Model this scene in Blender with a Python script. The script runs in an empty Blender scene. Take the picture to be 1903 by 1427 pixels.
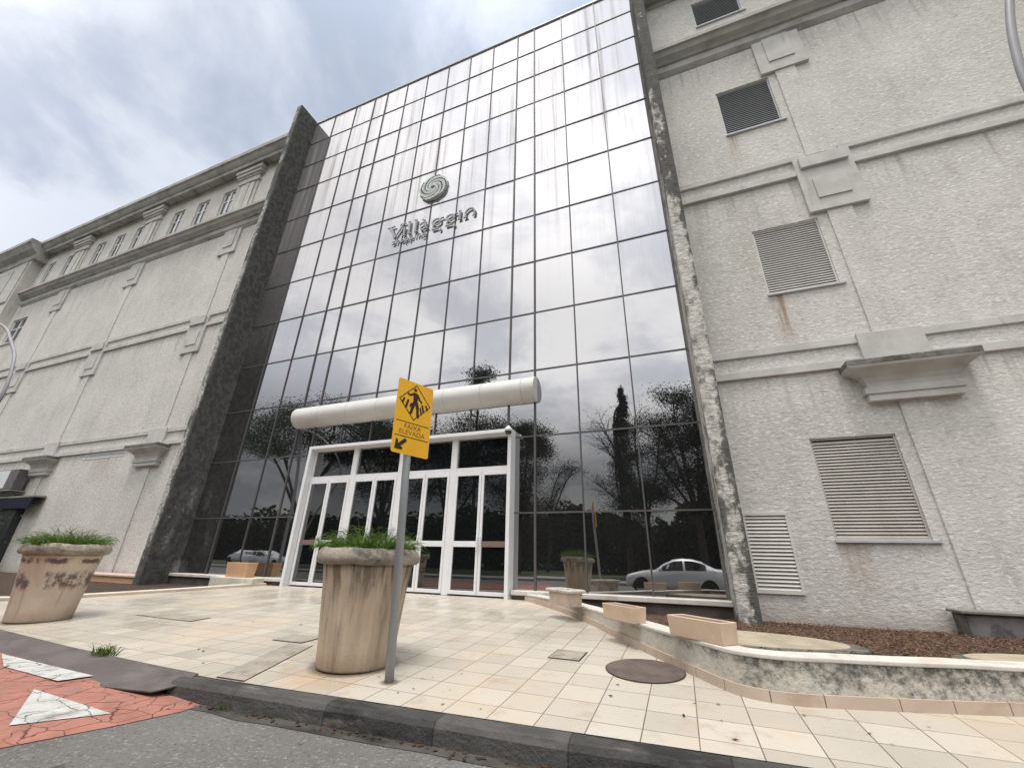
import bpy, bmesh, math, random
from mathutils import Vector, Matrix
from mathutils import noise as mnoise
R = math.radians
S = bpy.context.scene
C = S.collection
H = 1.25                      # eye height above the road; builders work with z measured from the eye
random.seed(7)

# ------------------------------------------------------------------ camera
cam_d = bpy.data.cameras.new("camera")
cam = bpy.data.objects.new("camera", cam_d); C.objects.link(cam)
cam_d.sensor_width = 36.0
cam_d.lens = 36.0 * 757.43 / 1903.0
cam_d.clip_start = 0.02; cam_d.clip_end = 3000
def _rot(rv):
    t = math.sqrt(sum(a * a for a in rv))
    return Matrix.Rotation(t, 3, Vector(rv))
_B = Matrix(((1, 0, 0), (0, 0, -1), (0, 1, 0)))
_M = _rot((-0.40251222, 0.36671367, -0.05398745)) @ _B
_right, _down, _fwd = Vector(_M[0]), Vector(_M[1]), Vector(_M[2])
cam.matrix_world = Matrix(((_right.x, -_down.x, -_fwd.x, 0), (_right.y, -_down.y, -_fwd.y, 0),
                           (_right.z, -_down.z, -_fwd.z, H), (0, 0, 0, 1)))
S.camera = cam
S.view_settings.view_transform = 'Standard'; S.view_settings.look = 'None'
S.view_settings.exposure = 0.22; S.view_settings.gamma = 1.0

# ------------------------------------------------------------------ sky and sun
SUN_EL, SUN_AZ = R(76), R(178)          # azimuth clockwise from +Y: behind the viewer
sun_dir = Vector((math.sin(SUN_AZ) * math.cos(SUN_EL), math.cos(SUN_AZ) * math.cos(SUN_EL), math.sin(SUN_EL)))
W = bpy.data.worlds.new("World"); S.world = W; W.use_nodes = True
nt = W.node_tree; nt.nodes.clear()
def N(nt, t, **k):
    n = nt.nodes.new(t)
    for a, v in k.items():
        if a.startswith('i_'):
            n.inputs[a[2:].replace('_', ' ')].default_value = v
        else:
            setattr(n, a, v)
    return n
def L(nt, a, b): nt.links.new(a, b)
def math_(nt, op, a, b=None, clamp=False):
    n = nt.nodes.new('ShaderNodeMath'); n.operation = op; n.use_clamp = clamp
    for i, v in enumerate((a, b)):
        if v is None: continue
        if isinstance(v, (int, float)): n.inputs[i].default_value = v
        else: nt.links.new(v, n.inputs[i])
    return n.outputs[0]
def mrange(nt, v, a, b, c, d, smooth=True):
    n = nt.nodes.new('ShaderNodeMapRange')
    n.interpolation_type = 'SMOOTHSTEP' if smooth else 'LINEAR'
    nt.links.new(v, n.inputs[0])
    for i, x in zip((1, 2, 3, 4), (a, b, c, d)): n.inputs[i].default_value = x
    return n.outputs[0]
def mixc(nt, f, a, b, mode='MIX'):
    n = nt.nodes.new('ShaderNodeMix'); n.data_type = 'RGBA'; n.blend_type = mode
    for i, v in ((0, f), (6, a), (7, b)):
        if isinstance(v, (int, float)): n.inputs[i].default_value = v
        elif isinstance(v, tuple): n.inputs[i].default_value = (*v, 1) if len(v) == 3 else v
        else: nt.links.new(v, n.inputs[i])
    return n.outputs[2]

tc = N(nt, 'ShaderNodeTexCoord')
sep = N(nt, 'ShaderNodeSeparateXYZ'); L(nt, tc.outputs['Generated'], sep.inputs[0])
dx, dy, dz = sep.outputs
zz = math_(nt, 'ADD', math_(nt, 'MAXIMUM', dz, 0.0), 0.30)
comb = N(nt, 'ShaderNodeCombineXYZ')
L(nt, math_(nt, 'DIVIDE', dx, zz), comb.inputs[0]); L(nt, math_(nt, 'DIVIDE', dy, zz), comb.inputs[1])
n1 = N(nt, 'ShaderNodeTexNoise', i_Scale=2.5, i_Detail=8.0, i_Roughness=0.58, i_Distortion=0.25)
L(nt, comb.outputs[0], n1.inputs['Vector'])
n2 = N(nt, 'ShaderNodeTexNoise', i_Scale=0.8, i_Detail=4.0, i_Roughness=0.5)
mp = N(nt, 'ShaderNodeMapping'); mp.inputs['Location'].default_value = (4.2, 1.7, 3.0)
L(nt, comb.outputs[0], mp.inputs[0]); L(nt, mp.outputs[0], n2.inputs['Vector'])
sky = N(nt, 'ShaderNodeTexSky', sky_type='NISHITA', sun_disc=False, sun_elevation=SUN_EL, sun_rotation=SUN_AZ)
thick = math_(nt, 'ADD', math_(nt, 'MULTIPLY', n1.outputs[0], 0.65), math_(nt, 'MULTIPLY', n2.outputs[0], 0.35))
dens = mrange(nt, thick, 0.45, 0.58, 0.0, 1.0)
cloud = mixc(nt, dens, (7.8, 8.3, 9.3), (4.9, 5.6, 6.9))          # thin bright veil -> grey-blue base
south = mrange(nt, dy, 0.25, -0.35, 0.0, 1.0)                          # heavier cloud bank on the street side
bank = mixc(nt, dens, (18.6, 18.2, 18.2), (12.2, 12.4, 13.4))
low = mrange(nt, dz, 0.16, 0.44, 0.19, 1.0)
bank2 = mixc(nt, 1.0, bank, (1, 1, 1), 'MULTIPLY')
mul = N(nt, 'ShaderNodeVectorMath', operation='SCALE'); L(nt, bank, mul.inputs[0]); L(nt, low, mul.inputs['Scale'])
cl = mixc(nt, south, cloud, mul.outputs[0])
dotn = N(nt, 'ShaderNodeVectorMath', operation='DOT_PRODUCT'); dotn.inputs[1].default_value = sun_dir
L(nt, tc.outputs['Generated'], dotn.inputs[0])
glow = mrange(nt, dotn.outputs['Value'], 0.70, 1.0, 1.0, 2.0)          # the sun behind the cloud sheet
gl = N(nt, 'ShaderNodeVectorMath', operation='SCALE'); L(nt, cl, gl.inputs[0]); L(nt, glow, gl.inputs['Scale'])
final = mixc(nt, 0.95, sky.outputs[0], gl.outputs[0])
bg = N(nt, 'ShaderNodeBackground'); bg.inputs['Strength'].default_value = 0.088
L(nt, final, bg.inputs[0])
wo = N(nt, 'ShaderNodeOutputWorld'); L(nt, bg.outputs[0], wo.inputs[0])

sd = bpy.data.lights.new("sun", 'SUN'); sd.energy = 2.0; sd.angle = R(15); sd.color = (1.0, 0.95, 0.87)
sun = bpy.data.objects.new("sun", sd); C.objects.link(sun)
sun.rotation_euler = (-sun_dir).to_track_quat('-Z', 'Y').to_euler()
sun.location = (0, -20, 40)

# ------------------------------------------------------------------ mesh helpers
class MB:
    """collects faces for one mesh"""
    def __init__(s): s.v = []; s.f = []; s.m = []
    def add(s, vs, fs, mi=0):
        o = len(s.v); s.v += [tuple(p) for p in vs]
        for f in fs: s.f.append([i + o for i in f]); s.m.append(mi)
        return s
    def box(s, x0, x1, y0, y1, z0, z1, mi=0):
        return s.add([(x0, y0, z0), (x1, y0, z0), (x1, y1, z0), (x0, y1, z0),
                      (x0, y0, z1), (x1, y0, z1), (x1, y1, z1), (x0, y1, z1)],
                     [(0, 3, 2, 1), (4, 5, 6, 7), (0, 1, 5, 4), (1, 2, 6, 5), (2, 3, 7, 6), (3, 0, 4, 7)], mi)
    def obox(s, o, u, v, w, mi=0):
        o, u, v, w = map(Vector, (o, u, v, w))
        return s.add([o, o + u, o + u + v, o + v, o + w, o + u + w, o + u + v + w, o + v + w],
                     [(0, 3, 2, 1), (4, 5, 6, 7), (0, 1, 5, 4), (1, 2, 6, 5), (2, 3, 7, 6), (3, 0, 4, 7)], mi)
    def prism_x(s, prof, x0, x1, mi=0):
        n = len(prof)
        vs = [(x0, p[0], p[1]) for p in prof] + [(x1, p[0], p[1]) for p in prof]
        fs = [(i, (i + 1) % n, n + (i + 1) % n, n + i) for i in range(n)]
        fs += [tuple(range(n))[::-1], tuple(range(n, 2 * n))]
        return s.add(vs, fs, mi)
    def tube(s, pts, r, n=8, mi=0, cap=True):
        pts = [Vector(p) for p in pts]
        rs = list(r) if isinstance(r, (list, tuple)) else [r, r]
        k_ = len(pts) - 1; rs = [rs[min(int(i / k_ * (len(rs) - 1)), len(rs) - 2)] + (rs[min(int(i / k_ * (len(rs) - 1)) + 1, len(rs) - 1)] - rs[min(int(i / k_ * (len(rs) - 1)), len(rs) - 2)]) * (i / k_ * (len(rs) - 1) - min(int(i / k_ * (len(rs) - 1)), len(rs) - 2)) for i in range(len(pts))]
        ring = []; a = None
        for i, p in enumerate(pts):
            t = (pts[min(i + 1, len(pts) - 1)] - pts[max(i - 1, 0)])
            t = t.normalized() if t.length > 1e-9 else Vector((0, 0, 1))
            if a is None: a = t.orthogonal().normalized()
            a = (a - t * a.dot(t)); a = a.normalized() if a.length > 1e-6 else t.orthogonal().normalized()
            b = t.cross(a)
            ring.append([p + (a * math.cos(k * 2 * math.pi / n) + b * math.sin(k * 2 * math.pi / n)) * rs[i] for k in range(n)])
        vs = [q for g in ring for q in g]; fs = []
        for i in range(len(pts) - 1):
            for k in range(n):
                fs.append((i * n + k, i * n + (k + 1) % n, (i + 1) * n + (k + 1) % n, (i + 1) * n + k))
        if cap: fs += [tuple(range(n))[::-1], tuple(range((len(pts) - 1) * n, len(pts) * n))]
        return s.add(vs, fs, mi)
    def lathe(s, prof, c=(0, 0, 0), n=40, mi=0, wob=None):
        vs = []; m = len(prof)
        for k in range(n):
            a = 2 * math.pi * k / n
            for j, (r, z) in enumerate(prof):
                rr, zz = (r, z) if wob is None else wob(r, z, a)
                vs.append((c[0] + rr * math.cos(a), c[1] + rr * math.sin(a), c[2] + zz))
        fs = [(k * m + j, ((k + 1) % n) * m + j, ((k + 1) % n) * m + j + 1, k * m + j + 1) for k in range(n) for j in range(m - 1)]
        return s.add(vs, fs, mi)
    def build(s, name, mat, parent=None, smooth=False, bevel=0.0):
        me = bpy.data.meshes.new(name)
        base = Vector((0, 0, 0))
        if parent is not None: base = Vector(parent['_w'])
        elif s.v:
            xs, ys, zs = zip(*s.v)
            base = Vector(((min(xs) + max(xs)) / 2, (min(ys) + max(ys)) / 2, min(zs)))
        me.from_pydata([tuple(Vector(p) - base) for p in s.v], [], s.f)
        for mm in (mat if isinstance(mat, (list, tuple)) else [mat]): me.materials.append(mm)
        if isinstance(mat, (list, tuple)):
            for p, mi in zip(me.polygons, s.m): p.material_index = mi
        bm = bmesh.new(); bm.from_mesh(me)
        if len(bm.faces) < 60000: bmesh.ops.recalc_face_normals(bm, faces=bm.faces)
        bm.to_mesh(me); bm.free()
        if smooth:
            for p in me.polygons: p.use_smooth = True
        me.update()
        o = bpy.data.objects.new(name, me); C.objects.link(o)
        if parent is not None:
            o.parent = parent; o['_w'] = tuple(base)
        else:
            o.location = base; o['_w'] = tuple(base)
        if bevel:
            b = o.modifiers.new("bevel", 'BEVEL'); b.width = bevel; b.segments = 2; b.limit_method = 'ANGLE'
        return o
    def sheet(s, name, mat, parent=None, **k):      # open sheets: keep the winding as written
        me = bpy.data.meshes.new(name)
        base = Vector(parent['_w']) if parent is not None else Vector((0, 0, 0))
        me.from_pydata([tuple(Vector(p) - base) for p in s.v], [], s.f)
        for mm in (mat if isinstance(mat, (list, tuple)) else [mat]): me.materials.append(mm)
        if isinstance(mat, (list, tuple)):
            for p, mi in zip(me.polygons, s.m): p.material_index = mi
        me.update()
        o = bpy.data.objects.new(name, me); C.objects.link(o)
        o.parent = parent; o['_w'] = tuple(base)
        return o
def thing(name, label, cat, loc=(0, 0, 0), group=None):
    o = bpy.data.objects.new(name, None); C.objects.link(o); o.location = loc; o['_w'] = tuple(loc)
    o.empty_display_size = 0.2
    return tag(o, label, cat, group)
def tag(o, label, cat, group=None):
    o['label'] = label; o['category'] = cat
    if group: o['group'] = group
    return o
def kind(o, k): o['kind'] = k; return o
def poly_sheet(name, pts, mat, parent=None):
    m = MB(); m.add(pts, [tuple(range(len(pts)))])
    o = m.sheet(name, mat, parent)
    bm = bmesh.new(); bm.from_mesh(o.data); bmesh.ops.triangulate(bm, faces=bm.faces)
    for f in bm.faces:
        f.normal_update()
        if f.normal.z < 0: f.normal_flip()
    bm.to_mesh(o.data); bm.free()
    return o

# ------------------------------------------------------------------ materials
def new_mat(name, rough=0.8, spec=0.3):
    m = bpy.data.materials.new(name); m.use_nodes = True
    nt = m.node_tree; b = nt.nodes['Principled BSDF']
    b.inputs['Roughness'].default_value = rough; b.inputs['Specular IOR Level'].default_value = spec
    return m, nt, b
def pos(nt, scale=(1, 1, 1), loc=(0, 0, 0), rot=(0, 0, 0)):
    g = nt.nodes.new('ShaderNodeNewGeometry'); mp = nt.nodes.new('ShaderNodeMapping')
    mp.inputs['Scale'].default_value = scale; mp.inputs['Location'].default_value = loc; mp.inputs['Rotation'].default_value = rot
    nt.links.new(g.outputs['Position'], mp.inputs[0]); return mp.outputs[0]
def noise(nt, v, scale=1.0, detail=6.0, rough=0.55, dist=0.0):
    n = N(nt, 'ShaderNodeTexNoise', i_Scale=scale, i_Detail=detail, i_Roughness=rough, i_Distortion=dist)
    nt.links.new(v, n.inputs['Vector']); return n.outputs[0]
def bump(nt, b, h, strength=0.4, dist=0.02):
    n = N(nt, 'ShaderNodeBump', i_Strength=strength, i_Distance=dist)
    nt.links.new(h, n.inputs['Height']); nt.links.new(n.outputs[0], b.inputs['Normal'])
def surf(name, base, layers=(), rough=0.85, var=0.18, vscale=3.0, bmp=None, spec=0.25, metallic=0.0, extra=None):
    """base colour with soft variation plus a list of stain layers
    layer = (colour, position scale xyz, lo, hi, opacity[, offset])   bmp = (position scale xyz, strength, distance)"""
    m, nt, b = new_mat(name, rough, spec); b.inputs['Metallic'].default_value = metallic
    v = noise(nt, pos(nt), vscale, 5.0, 0.6)
    d = tuple(c * (1 - var) for c in base); l = tuple(min(1, c * (1 + var)) for c in base)
    col = mixc(nt, mrange(nt, v, 0.3, 0.7, 0, 1), d, l)
    for i, ly in enumerate(layers):
        c, sc, lo, hi, op = ly[:5]; off = ly[5] if len(ly) > 5 else (i * 3.1, i * 7.7, i * 1.3)
        f = noise(nt, pos(nt, sc, off), 1.0, 8.0, 0.62)
        col = mixc(nt, mrange(nt, f, lo, hi, 0, op), col, c)
    if extra: col = extra(nt, col)
    nt.links.new(col, b.inputs['Base Color'])
    if bmp:
        bump(nt, b, noise(nt, pos(nt, bmp[0]), 1.0, 5.0, 0.66), bmp[1], bmp[2])
    return m
def plain(name, col, rough=0.5, spec=0.4, metallic=0.0, var=0.06):
    return surf(name, col, (), rough, var, 6.0, None, spec, metallic)

def axes(nt):
    g = nt.nodes.new('ShaderNodeNewGeometry'); sx = nt.nodes.new('ShaderNodeSeparateXYZ'); nt.links.new(g.outputs['Position'], sx.inputs[0]); return sx.outputs
def rust_runs(nt, col):
    """rust washed down from the corners of the vents"""
    X, Y, Z = axes(nt)
    st = noise(nt, pos(nt, (14, 14, 0.9), (2, 1, 4)), 1.0, 6.0, 0.6)
    for xm, w, ztop, ln, op in ((2.80, .20, 12.50, 1.5, .6), (2.82, .22, 7.04, 1.6, .85), (2.90, .34, 1.62, 1.25, .42), (-21.9, 1.2, 4.70, 1.4, .28)):
        fx = mrange(nt, math_(nt, 'ABSOLUTE', math_(nt, 'SUBTRACT', X, xm)), w * .15, w, 1, 0)
        fz = math_(nt, 'MULTIPLY', mrange(nt, Z, ztop - ln, ztop - ln * .25, 0, 1), mrange(nt, Z, ztop, ztop + .03, 1, 0))
        f = math_(nt, 'MULTIPLY', math_(nt, 'MULTIPLY', fx, fz), mrange(nt, st, 0.38, 0.60, 0.15, op))
        col = mixc(nt, f, col, (0.30, 0.20, 0.12))
    # splashed soil along the foot of the wall, water runs from the ledges
    sp = noise(nt, pos(nt, (1.3, 1.3, 2.2), (6, 2, 1)), 1.0, 8.0, 0.66)
    f = math_(nt, 'MULTIPLY', mrange(nt, math_(nt, 'ADD', Z, math_(nt, 'MULTIPLY', sp, .9)), .55, 1.15, 1, 0), mrange(nt, sp, .35, .6, .35, .8))
    col = mixc(nt, f, col, (0.27, 0.215, 0.165))
    rn_ = noise(nt, pos(nt, (5, 5, .25), (1, 6, 3)), 1.0, 6.0, 0.62)
    for zt, ln in ((4.95, 1.6), (10.3, 1.5), (15.9, 1.6)):
        f = math_(nt, 'MULTIPLY', math_(nt, 'MULTIPLY', mrange(nt, Z, zt - ln, zt, 0, 1), mrange(nt, Z, zt, zt + .02, 1, 0)), mrange(nt, rn_, .50, .68, 0, .55))
        col = mixc(nt, f, col, (0.24, 0.225, 0.19))
    return col
STUCCO = surf("stucco", (0.575, 0.56, 0.52),
    [((0.42, 0.405, 0.355), (0.45, 0.45, 0.30), 0.48, 0.75, 0.60),
     ((0.33, 0.32, 0.285), (2.2, 2.2, 0.20), 0.54, 0.78, 0.50),
     ((0.42, 0.33, 0.25), (0.9, 0.9, 0.12), 0.60, 0.85, 0.40),
     ((0.80, 0.785, 0.74), (12, 12, 25), 0.50, 0.66, 0.65),
     ((0.36, 0.345, 0.315), (11, 11, 24), 0.52, 0.68, 0.65, (9, 2, 5)),
     ((0.30, 0.29, 0.26), (0.8, 0.8, 0.9), 0.60, 0.78, 0.45, (4, 4, 1))],
    0.92, 0.08, 0.6, ((11, 11, 23), 0.55, 0.03), extra=rust_runs)
TRIM = surf("trim_concrete", (0.51, 0.50, 0.47),
    [((0.22, 0.21, 0.19), (1.2, 1.2, 1.6), 0.52, 0.78, 0.55), ((0.16, 0.155, 0.14), (5, 5, 0.7), 0.58, 0.80, 0.5)],
    0.9, 0.10, 2.0, ((30, 30, 30), 0.25, 0.01))
CORNICE = surf("cornice_concrete", (0.41, 0.405, 0.38),
    [((0.17, 0.165, 0.15), (0.8, 0.8, 1.8), 0.46, 0.72, 0.7), ((0.10, 0.10, 0.09), (4, 4, 1.0), 0.56, 0.80, 0.6)],
    0.92, 0.12, 2.0, ((25, 25, 25), 0.3, 0.01))
BLACKLICHEN = surf("lichen_concrete", (0.17, 0.165, 0.15),
    [((0.06, 0.06, 0.055), (3, 3, 3), 0.45, 0.65, 0.8), ((0.34, 0.33, 0.30), (6, 6, 6), 0.60, 0.75, 0.5)], 0.95, 0.2, 4.0, ((18, 18, 18), 0.5, 0.02))
def fin_surf(name, base, x_edge, side, amt, zlo, zhi, bias, fine=.25):
    m, nt, b = new_mat(name, 0.92, 0.2)
    X, Y, Z = axes(nt)
    v = noise(nt, pos(nt, (9, 9, 18)), 1.0, 5.0, 0.65)
    col = mixc(nt, mrange(nt, v, 0.35, 0.65, 0, 1), tuple(c * .72 for c in base), tuple(min(1, c * 1.25) for c in base))
    n = noise(nt, pos(nt, (1.7, 1.7, 0.75)), 1.0, 9.0, 0.68); n2 = noise(nt, pos(nt, (7, 7, 5), (3, 1, 2)), 1.0, 6.0, 0.65)
    f = math_(nt, 'ADD', math_(nt, 'ADD', math_(nt, 'MULTIPLY', n, 1 - fine), math_(nt, 'MULTIPLY', n2, fine)), bias)
    f = math_(nt, 'ADD', f, math_(nt, 'MULTIPLY', mrange(nt, Z, zlo, zhi, 0, 1), amt))
    f = math_(nt, 'ADD', f, math_(nt, 'MULTIPLY', mrange(nt, math_(nt, 'MULTIPLY', math_(nt, 'SUBTRACT', X, x_edge), side), -.16, 0.0, 0, 1), .10))
    f = math_(nt, 'ADD', f, math_(nt, 'MULTIPLY', mrange(nt, Z, .25, .75, 1, 0), .10))
    col = mixc(nt, mrange(nt, f, 0.47, 0.56, 0, .93), col, (0.05, 0.05, 0.048))
    col = mixc(nt, math_(nt, 'MULTIPLY', mrange(nt, f, 0.41, 0.52, 0, .6), mrange(nt, n2, .4, .6, 0, 1)), col, (0.13, 0.13, 0.115))
    nt.links.new(col, b.inputs['Base Color']); bump(nt, b, v, 0.9, 0.03)
    return m
FIN_R = fin_surf("fin_weathered", (0.50, 0.485, 0.44), 1.095, 1, .12, 7, 16, -.045)
FIN_L = fin_surf("fin_blackened", (0.20, 0.20, 0.185), -15.19, 1, .24, 3, 10, -.03, .14)
FIN_EDGE = fin_surf("fin_edge", (0.42, 0.42, 0.39), -15.2, 1, .05, 8, 16, -.02)
ALU = plain("mullion_metal", (0.085, 0.08, 0.082), 0.55, 0.4)
WHITE = surf("white_frame_paint", (0.70, 0.71, 0.72), [((0.55, 0.54, 0.52), (2, 2, 6), 0.60, 0.80, 0.5), ((0.42, 0.36, 0.30), (9, 9, 9), 0.70, 0.80, 0.5)], 0.4, 0.04, 2.0, None, 0.45)
RAIL = plain("worn_rail", (0.70, 0.71, 0.72), 0.45, 0.4)
RAILBROWN = plain("brown_rail", (0.17, 0.125, 0.10), 0.5, 0.4)
CANOPY = surf("canopy_metal", (0.57, 0.565, 0.535), [((0.46, 0.44, 0.40), (0.6, 2, 2), 0.50, 0.75, 0.5), ((0.36, 0.33, 0.28), (7, 7, 1.2), 0.60, 0.8, 0.35)], 0.42, 0.05, 1.5, None, 0.5)
LOUVRE = surf("louvre_metal", (0.60, 0.58, 0.54), [((0.36, 0.27, 0.19), (1.6, 1.6, 0.6), 0.62, 0.8, 0.6)], 0.5, 0.06, 2.0, None, 0.4)
LOUVRE_B = surf("louvre_beige", (0.45, 0.425, 0.38), [((0.30, 0.24, 0.18), (1.6, 1.6, 0.6), 0.58, 0.8, 0.6)], 0.55, 0.06, 2.0, None, 0.3)
LOUVRE_G = plain("louvre_grey_metal", (0.44, 0.46, 0.48), 0.5, 0.4)
BACKING = plain("louvre_backing", (0.10, 0.095, 0.09), 0.8, 0.2)
DARK = plain("dark_void", (0.012, 0.012, 0.013), 0.9, 0.1)
SIGNGREY = surf("sign_letter_paint", (0.50, 0.54, 0.52), [((0.34, 0.36, 0.35), (5, 5, 3), 0.5, 0.75, 0.6)], 0.55, 0.06, 2.0, None, 0.4)
LETTER = surf("letter_paint", (0.34, 0.36, 0.36), [((0.24, 0.25, 0.26), (6, 6, 3), 0.5, 0.75, 0.7)], 0.5, 0.06, 2.0, None, 0.4)

def glass_material(name, r0=3.1, dust=1.0):
    m, nt, b = new_mat(name, 0.6, 0.0)
    b.inputs['Base Color'].default_value = (0.008, 0.009, 0.010, 1)
    g = N(nt, 'ShaderNodeBsdfGlossy'); g.inputs['Roughness'].default_value = 0.012; g.inputs['Color'].default_value = (0.95, 0.955, 0.96, 1)
    fr = N(nt, 'ShaderNodeFresnel', i_IOR=r0)
    mx = N(nt, 'ShaderNodeMixShader'); L(nt, fr.outputs[0], mx.inputs[0]); L(nt, b.outputs[0], mx.inputs[1]); L(nt, g.outputs[0], mx.inputs[2])
    # dried rain streaks and dust film
    d = N(nt, 'ShaderNodeBsdfDiffuse'); 
    st = noise(nt, pos(nt, (5.5, 1, 0.10)), 1.0, 7.0, 0.65)
    big = noise(nt, pos(nt, (0.35, 1, 0.16), (3, 0, 8)), 1.0, 3.0, 0.5)
    gp = nt.nodes.new('ShaderNodeNewGeometry'); sx = nt.nodes.new('ShaderNodeSeparateXYZ'); nt.links.new(gp.outputs['Position'], sx.inputs[0])
    high = mrange(nt, sx.outputs[2], 6.5, 16.0, 0.0, 1.0)          # the upper panes are never cleaned
    f = math_(nt, 'MULTIPLY', mrange(nt, st, 0.42, 0.70, 0.0, 0.50), mrange(nt, big, 0.40, 0.62, 0.1, 1.0))
    f = math_(nt, 'ADD', math_(nt, 'MULTIPLY', f, high), math_(nt, 'MULTIPLY', high, 0.20))
    f = math_(nt, 'ADD', f, 0.012)
    f = math_(nt, 'MULTIPLY', f, dust, True)
    dcol = mixc(nt, mrange(nt, st, 0.5, 0.72, 0, 1), (0.66, 0.63, 0.64), (0.36, 0.32, 0.31))
    L(nt, dcol, d.inputs[0])
    m2 = N(nt, 'ShaderNodeMixShader'); L(nt, f, m2.inputs[0]); L(nt, mx.outputs[0], m2.inputs[1]); L(nt, d.outputs[0], m2.inputs[2])
    L(nt, m2.outputs[0], nt.nodes['Material Output'].inputs[0])
    return m
GLASS = glass_material("tinted_mirror_glass", 4.9, 1.0)
DOORGLASS = glass_material("door_glass", 2.6, 0.0)
WINGLASS = glass_material("window_glass", 3.0, 0.0)

def tile_material():
    m, nt, b = new_mat("plaza_tile", 0.42, 0.35)
    p = pos(nt, (1, 1, 1), (0.41 + 40 * 0.365, -3.68 + 40 * 0.365, 0))
    br = N(nt, 'ShaderNodeTexBrick'); nt.links.new(p, br.inputs['Vector'])
    br.offset = 0.0; br.squash = 1.0
    for k, v in dict(Scale=1.0, Bias=0.0).items(): br.inputs[k].default_value = v
    br.inputs['Mortar Size'].default_value = 0.005; br.inputs['Mortar Smooth'].default_value = 0.3
    br.inputs['Brick Width'].default_value = 0.365; br.inputs['Row Height'].default_value = 0.365
    br.inputs['Color1'].default_value = (0.415, 0.38, 0.318, 1); br.inputs['Color2'].default_value = (0.515, 0.475, 0.405, 1)
    br.inputs['Mortar'].default_value = (0.15, 0.115, 0.085, 1)
    d1 = noise(nt, pos(nt, (0.7, 0.7, 1)), 1.0, 7.0, 0.6)
    col = mixc(nt, mrange(nt, d1, 0.48, 0.72, 0, 0.5), br.outputs['Color'], (0.47, 0.36, 0.25))
    d2 = noise(nt, pos(nt, (3.0, 3.0, 1), (5, 3, 0)), 1.0, 9.0, 0.68)
    col = mixc(nt, mrange(nt, d2, 0.53, 0.72, 0, 0.6), col, (0.36, 0.27, 0.19))
    d3 = noise(nt, pos(nt, (22, 22, 1), (2, 8, 0)), 1.0, 4.0, 0.6)
    col = mixc(nt, mrange(nt, d3, 0.66, 0.76, 0, 0.35), col, (0.25, 0.19, 0.14))
    # rust orange run-off beside the front planter
    g = nt.nodes.new('ShaderNodeNewGeometry'); vm = N(nt, 'ShaderNodeVectorMath', operation='DISTANCE')
    vm.inputs[1].default_value = (-3.35, 3.72, 0.17); nt.links.new(g.outputs['Position'], vm.inputs[0])
    rn = math_(nt, 'MULTIPLY', mrange(nt, vm.outputs['Value'], 0.15, 0.55, 1, 0), mrange(nt, d2, 0.35, 0.6, 0.15, 1.0))
    col = mixc(nt, math_(nt, 'MULTIPLY', rn, 0.55), col, (0.50, 0.27, 0.11))
    for px, py, r0, r1, op in ((-3.37, 4.19, .38, .50, .75), (-9.72, 4.25, .38, .52, .75), (-2.675, 3.845, .04, .10, .8)):  # contact shade painted into the tiles as a grimy ring round planters and pole
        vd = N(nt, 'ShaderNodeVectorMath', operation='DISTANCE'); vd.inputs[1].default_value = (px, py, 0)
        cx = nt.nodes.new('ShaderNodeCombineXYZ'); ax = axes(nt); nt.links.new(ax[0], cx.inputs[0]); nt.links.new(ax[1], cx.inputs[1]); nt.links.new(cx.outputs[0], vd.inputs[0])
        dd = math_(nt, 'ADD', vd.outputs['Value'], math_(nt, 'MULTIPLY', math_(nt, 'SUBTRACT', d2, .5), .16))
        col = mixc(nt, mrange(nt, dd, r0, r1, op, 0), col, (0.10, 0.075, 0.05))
    nt.links.new(col, b.inputs['Base Color'])
    nt.links.new(mrange(nt, d1, 0.35, 0.7, 0.22, 0.60), b.inputs['Roughness'])
    h = math_(nt, 'SUBTRACT', math_(nt, 'MULTIPLY', noise(nt, pos(nt, (6, 6, 6)), 1, 4, 0.5), 0.15), br.outputs['Fac'])
    bump(nt, b, h, 0.5, 0.006)
    return m
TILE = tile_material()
ASPHALT = surf("asphalt", (0.150, 0.145, 0.135), [((0.085, 0.08, 0.074), (0.9, 1.6, 1), 0.50, 0.72, 0.75), ((0.30, 0.29, 0.27), (34, 34, 34), 0.55, 0.66, 0.75), ((0.055, 0.053, 0.05), (30, 30, 30), 0.55, 0.66, 0.75, (3, 3, 3)), ((0.05, 0.045, 0.04), (2.6, 4, 1), 0.64, 0.70, 0.7)], 0.9, 0.12, 1.2, ((50, 50, 50), 1.0, 0.012))
def kerb_joints(nt, col):
    X, Y, Z = axes(nt)
    d = math_(nt, 'ABSOLUTE', math_(nt, 'SUBTRACT', math_(nt, 'FRACT', math_(nt, 'ADD', math_(nt, 'DIVIDE', X, 0.98), 20.37)), .5))
    col = mixc(nt, math_(nt, 'MULTIPLY', mrange(nt, d, 0.0, 0.012, 1, 0), .8), col, (0.012, 0.012, 0.011))
    wn = N(nt, 'ShaderNodeTexWhiteNoise', noise_dimensions='1D'); nt.links.new(math_(nt, 'FLOOR', math_(nt, 'ADD', math_(nt, 'DIVIDE', X, 0.98), 20.87)), wn.inputs['W'])
    return mixc(nt, math_(nt, 'MULTIPLY', wn.outputs['Value'], .35), col, (0.16, 0.155, 0.145))
KERB = surf("kerb_concrete", (0.062, 0.06, 0.056), [((0.022, 0.022, 0.02), (1.8, 5, 5), 0.44, 0.62, 0.85), ((0.22, 0.21, 0.19), (1.6, 6, 6), 0.58, 0.74, 0.75)], 0.9, 0.2, 5.0, ((25, 25, 25), 0.8, 0.02), extra=kerb_joints)
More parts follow.
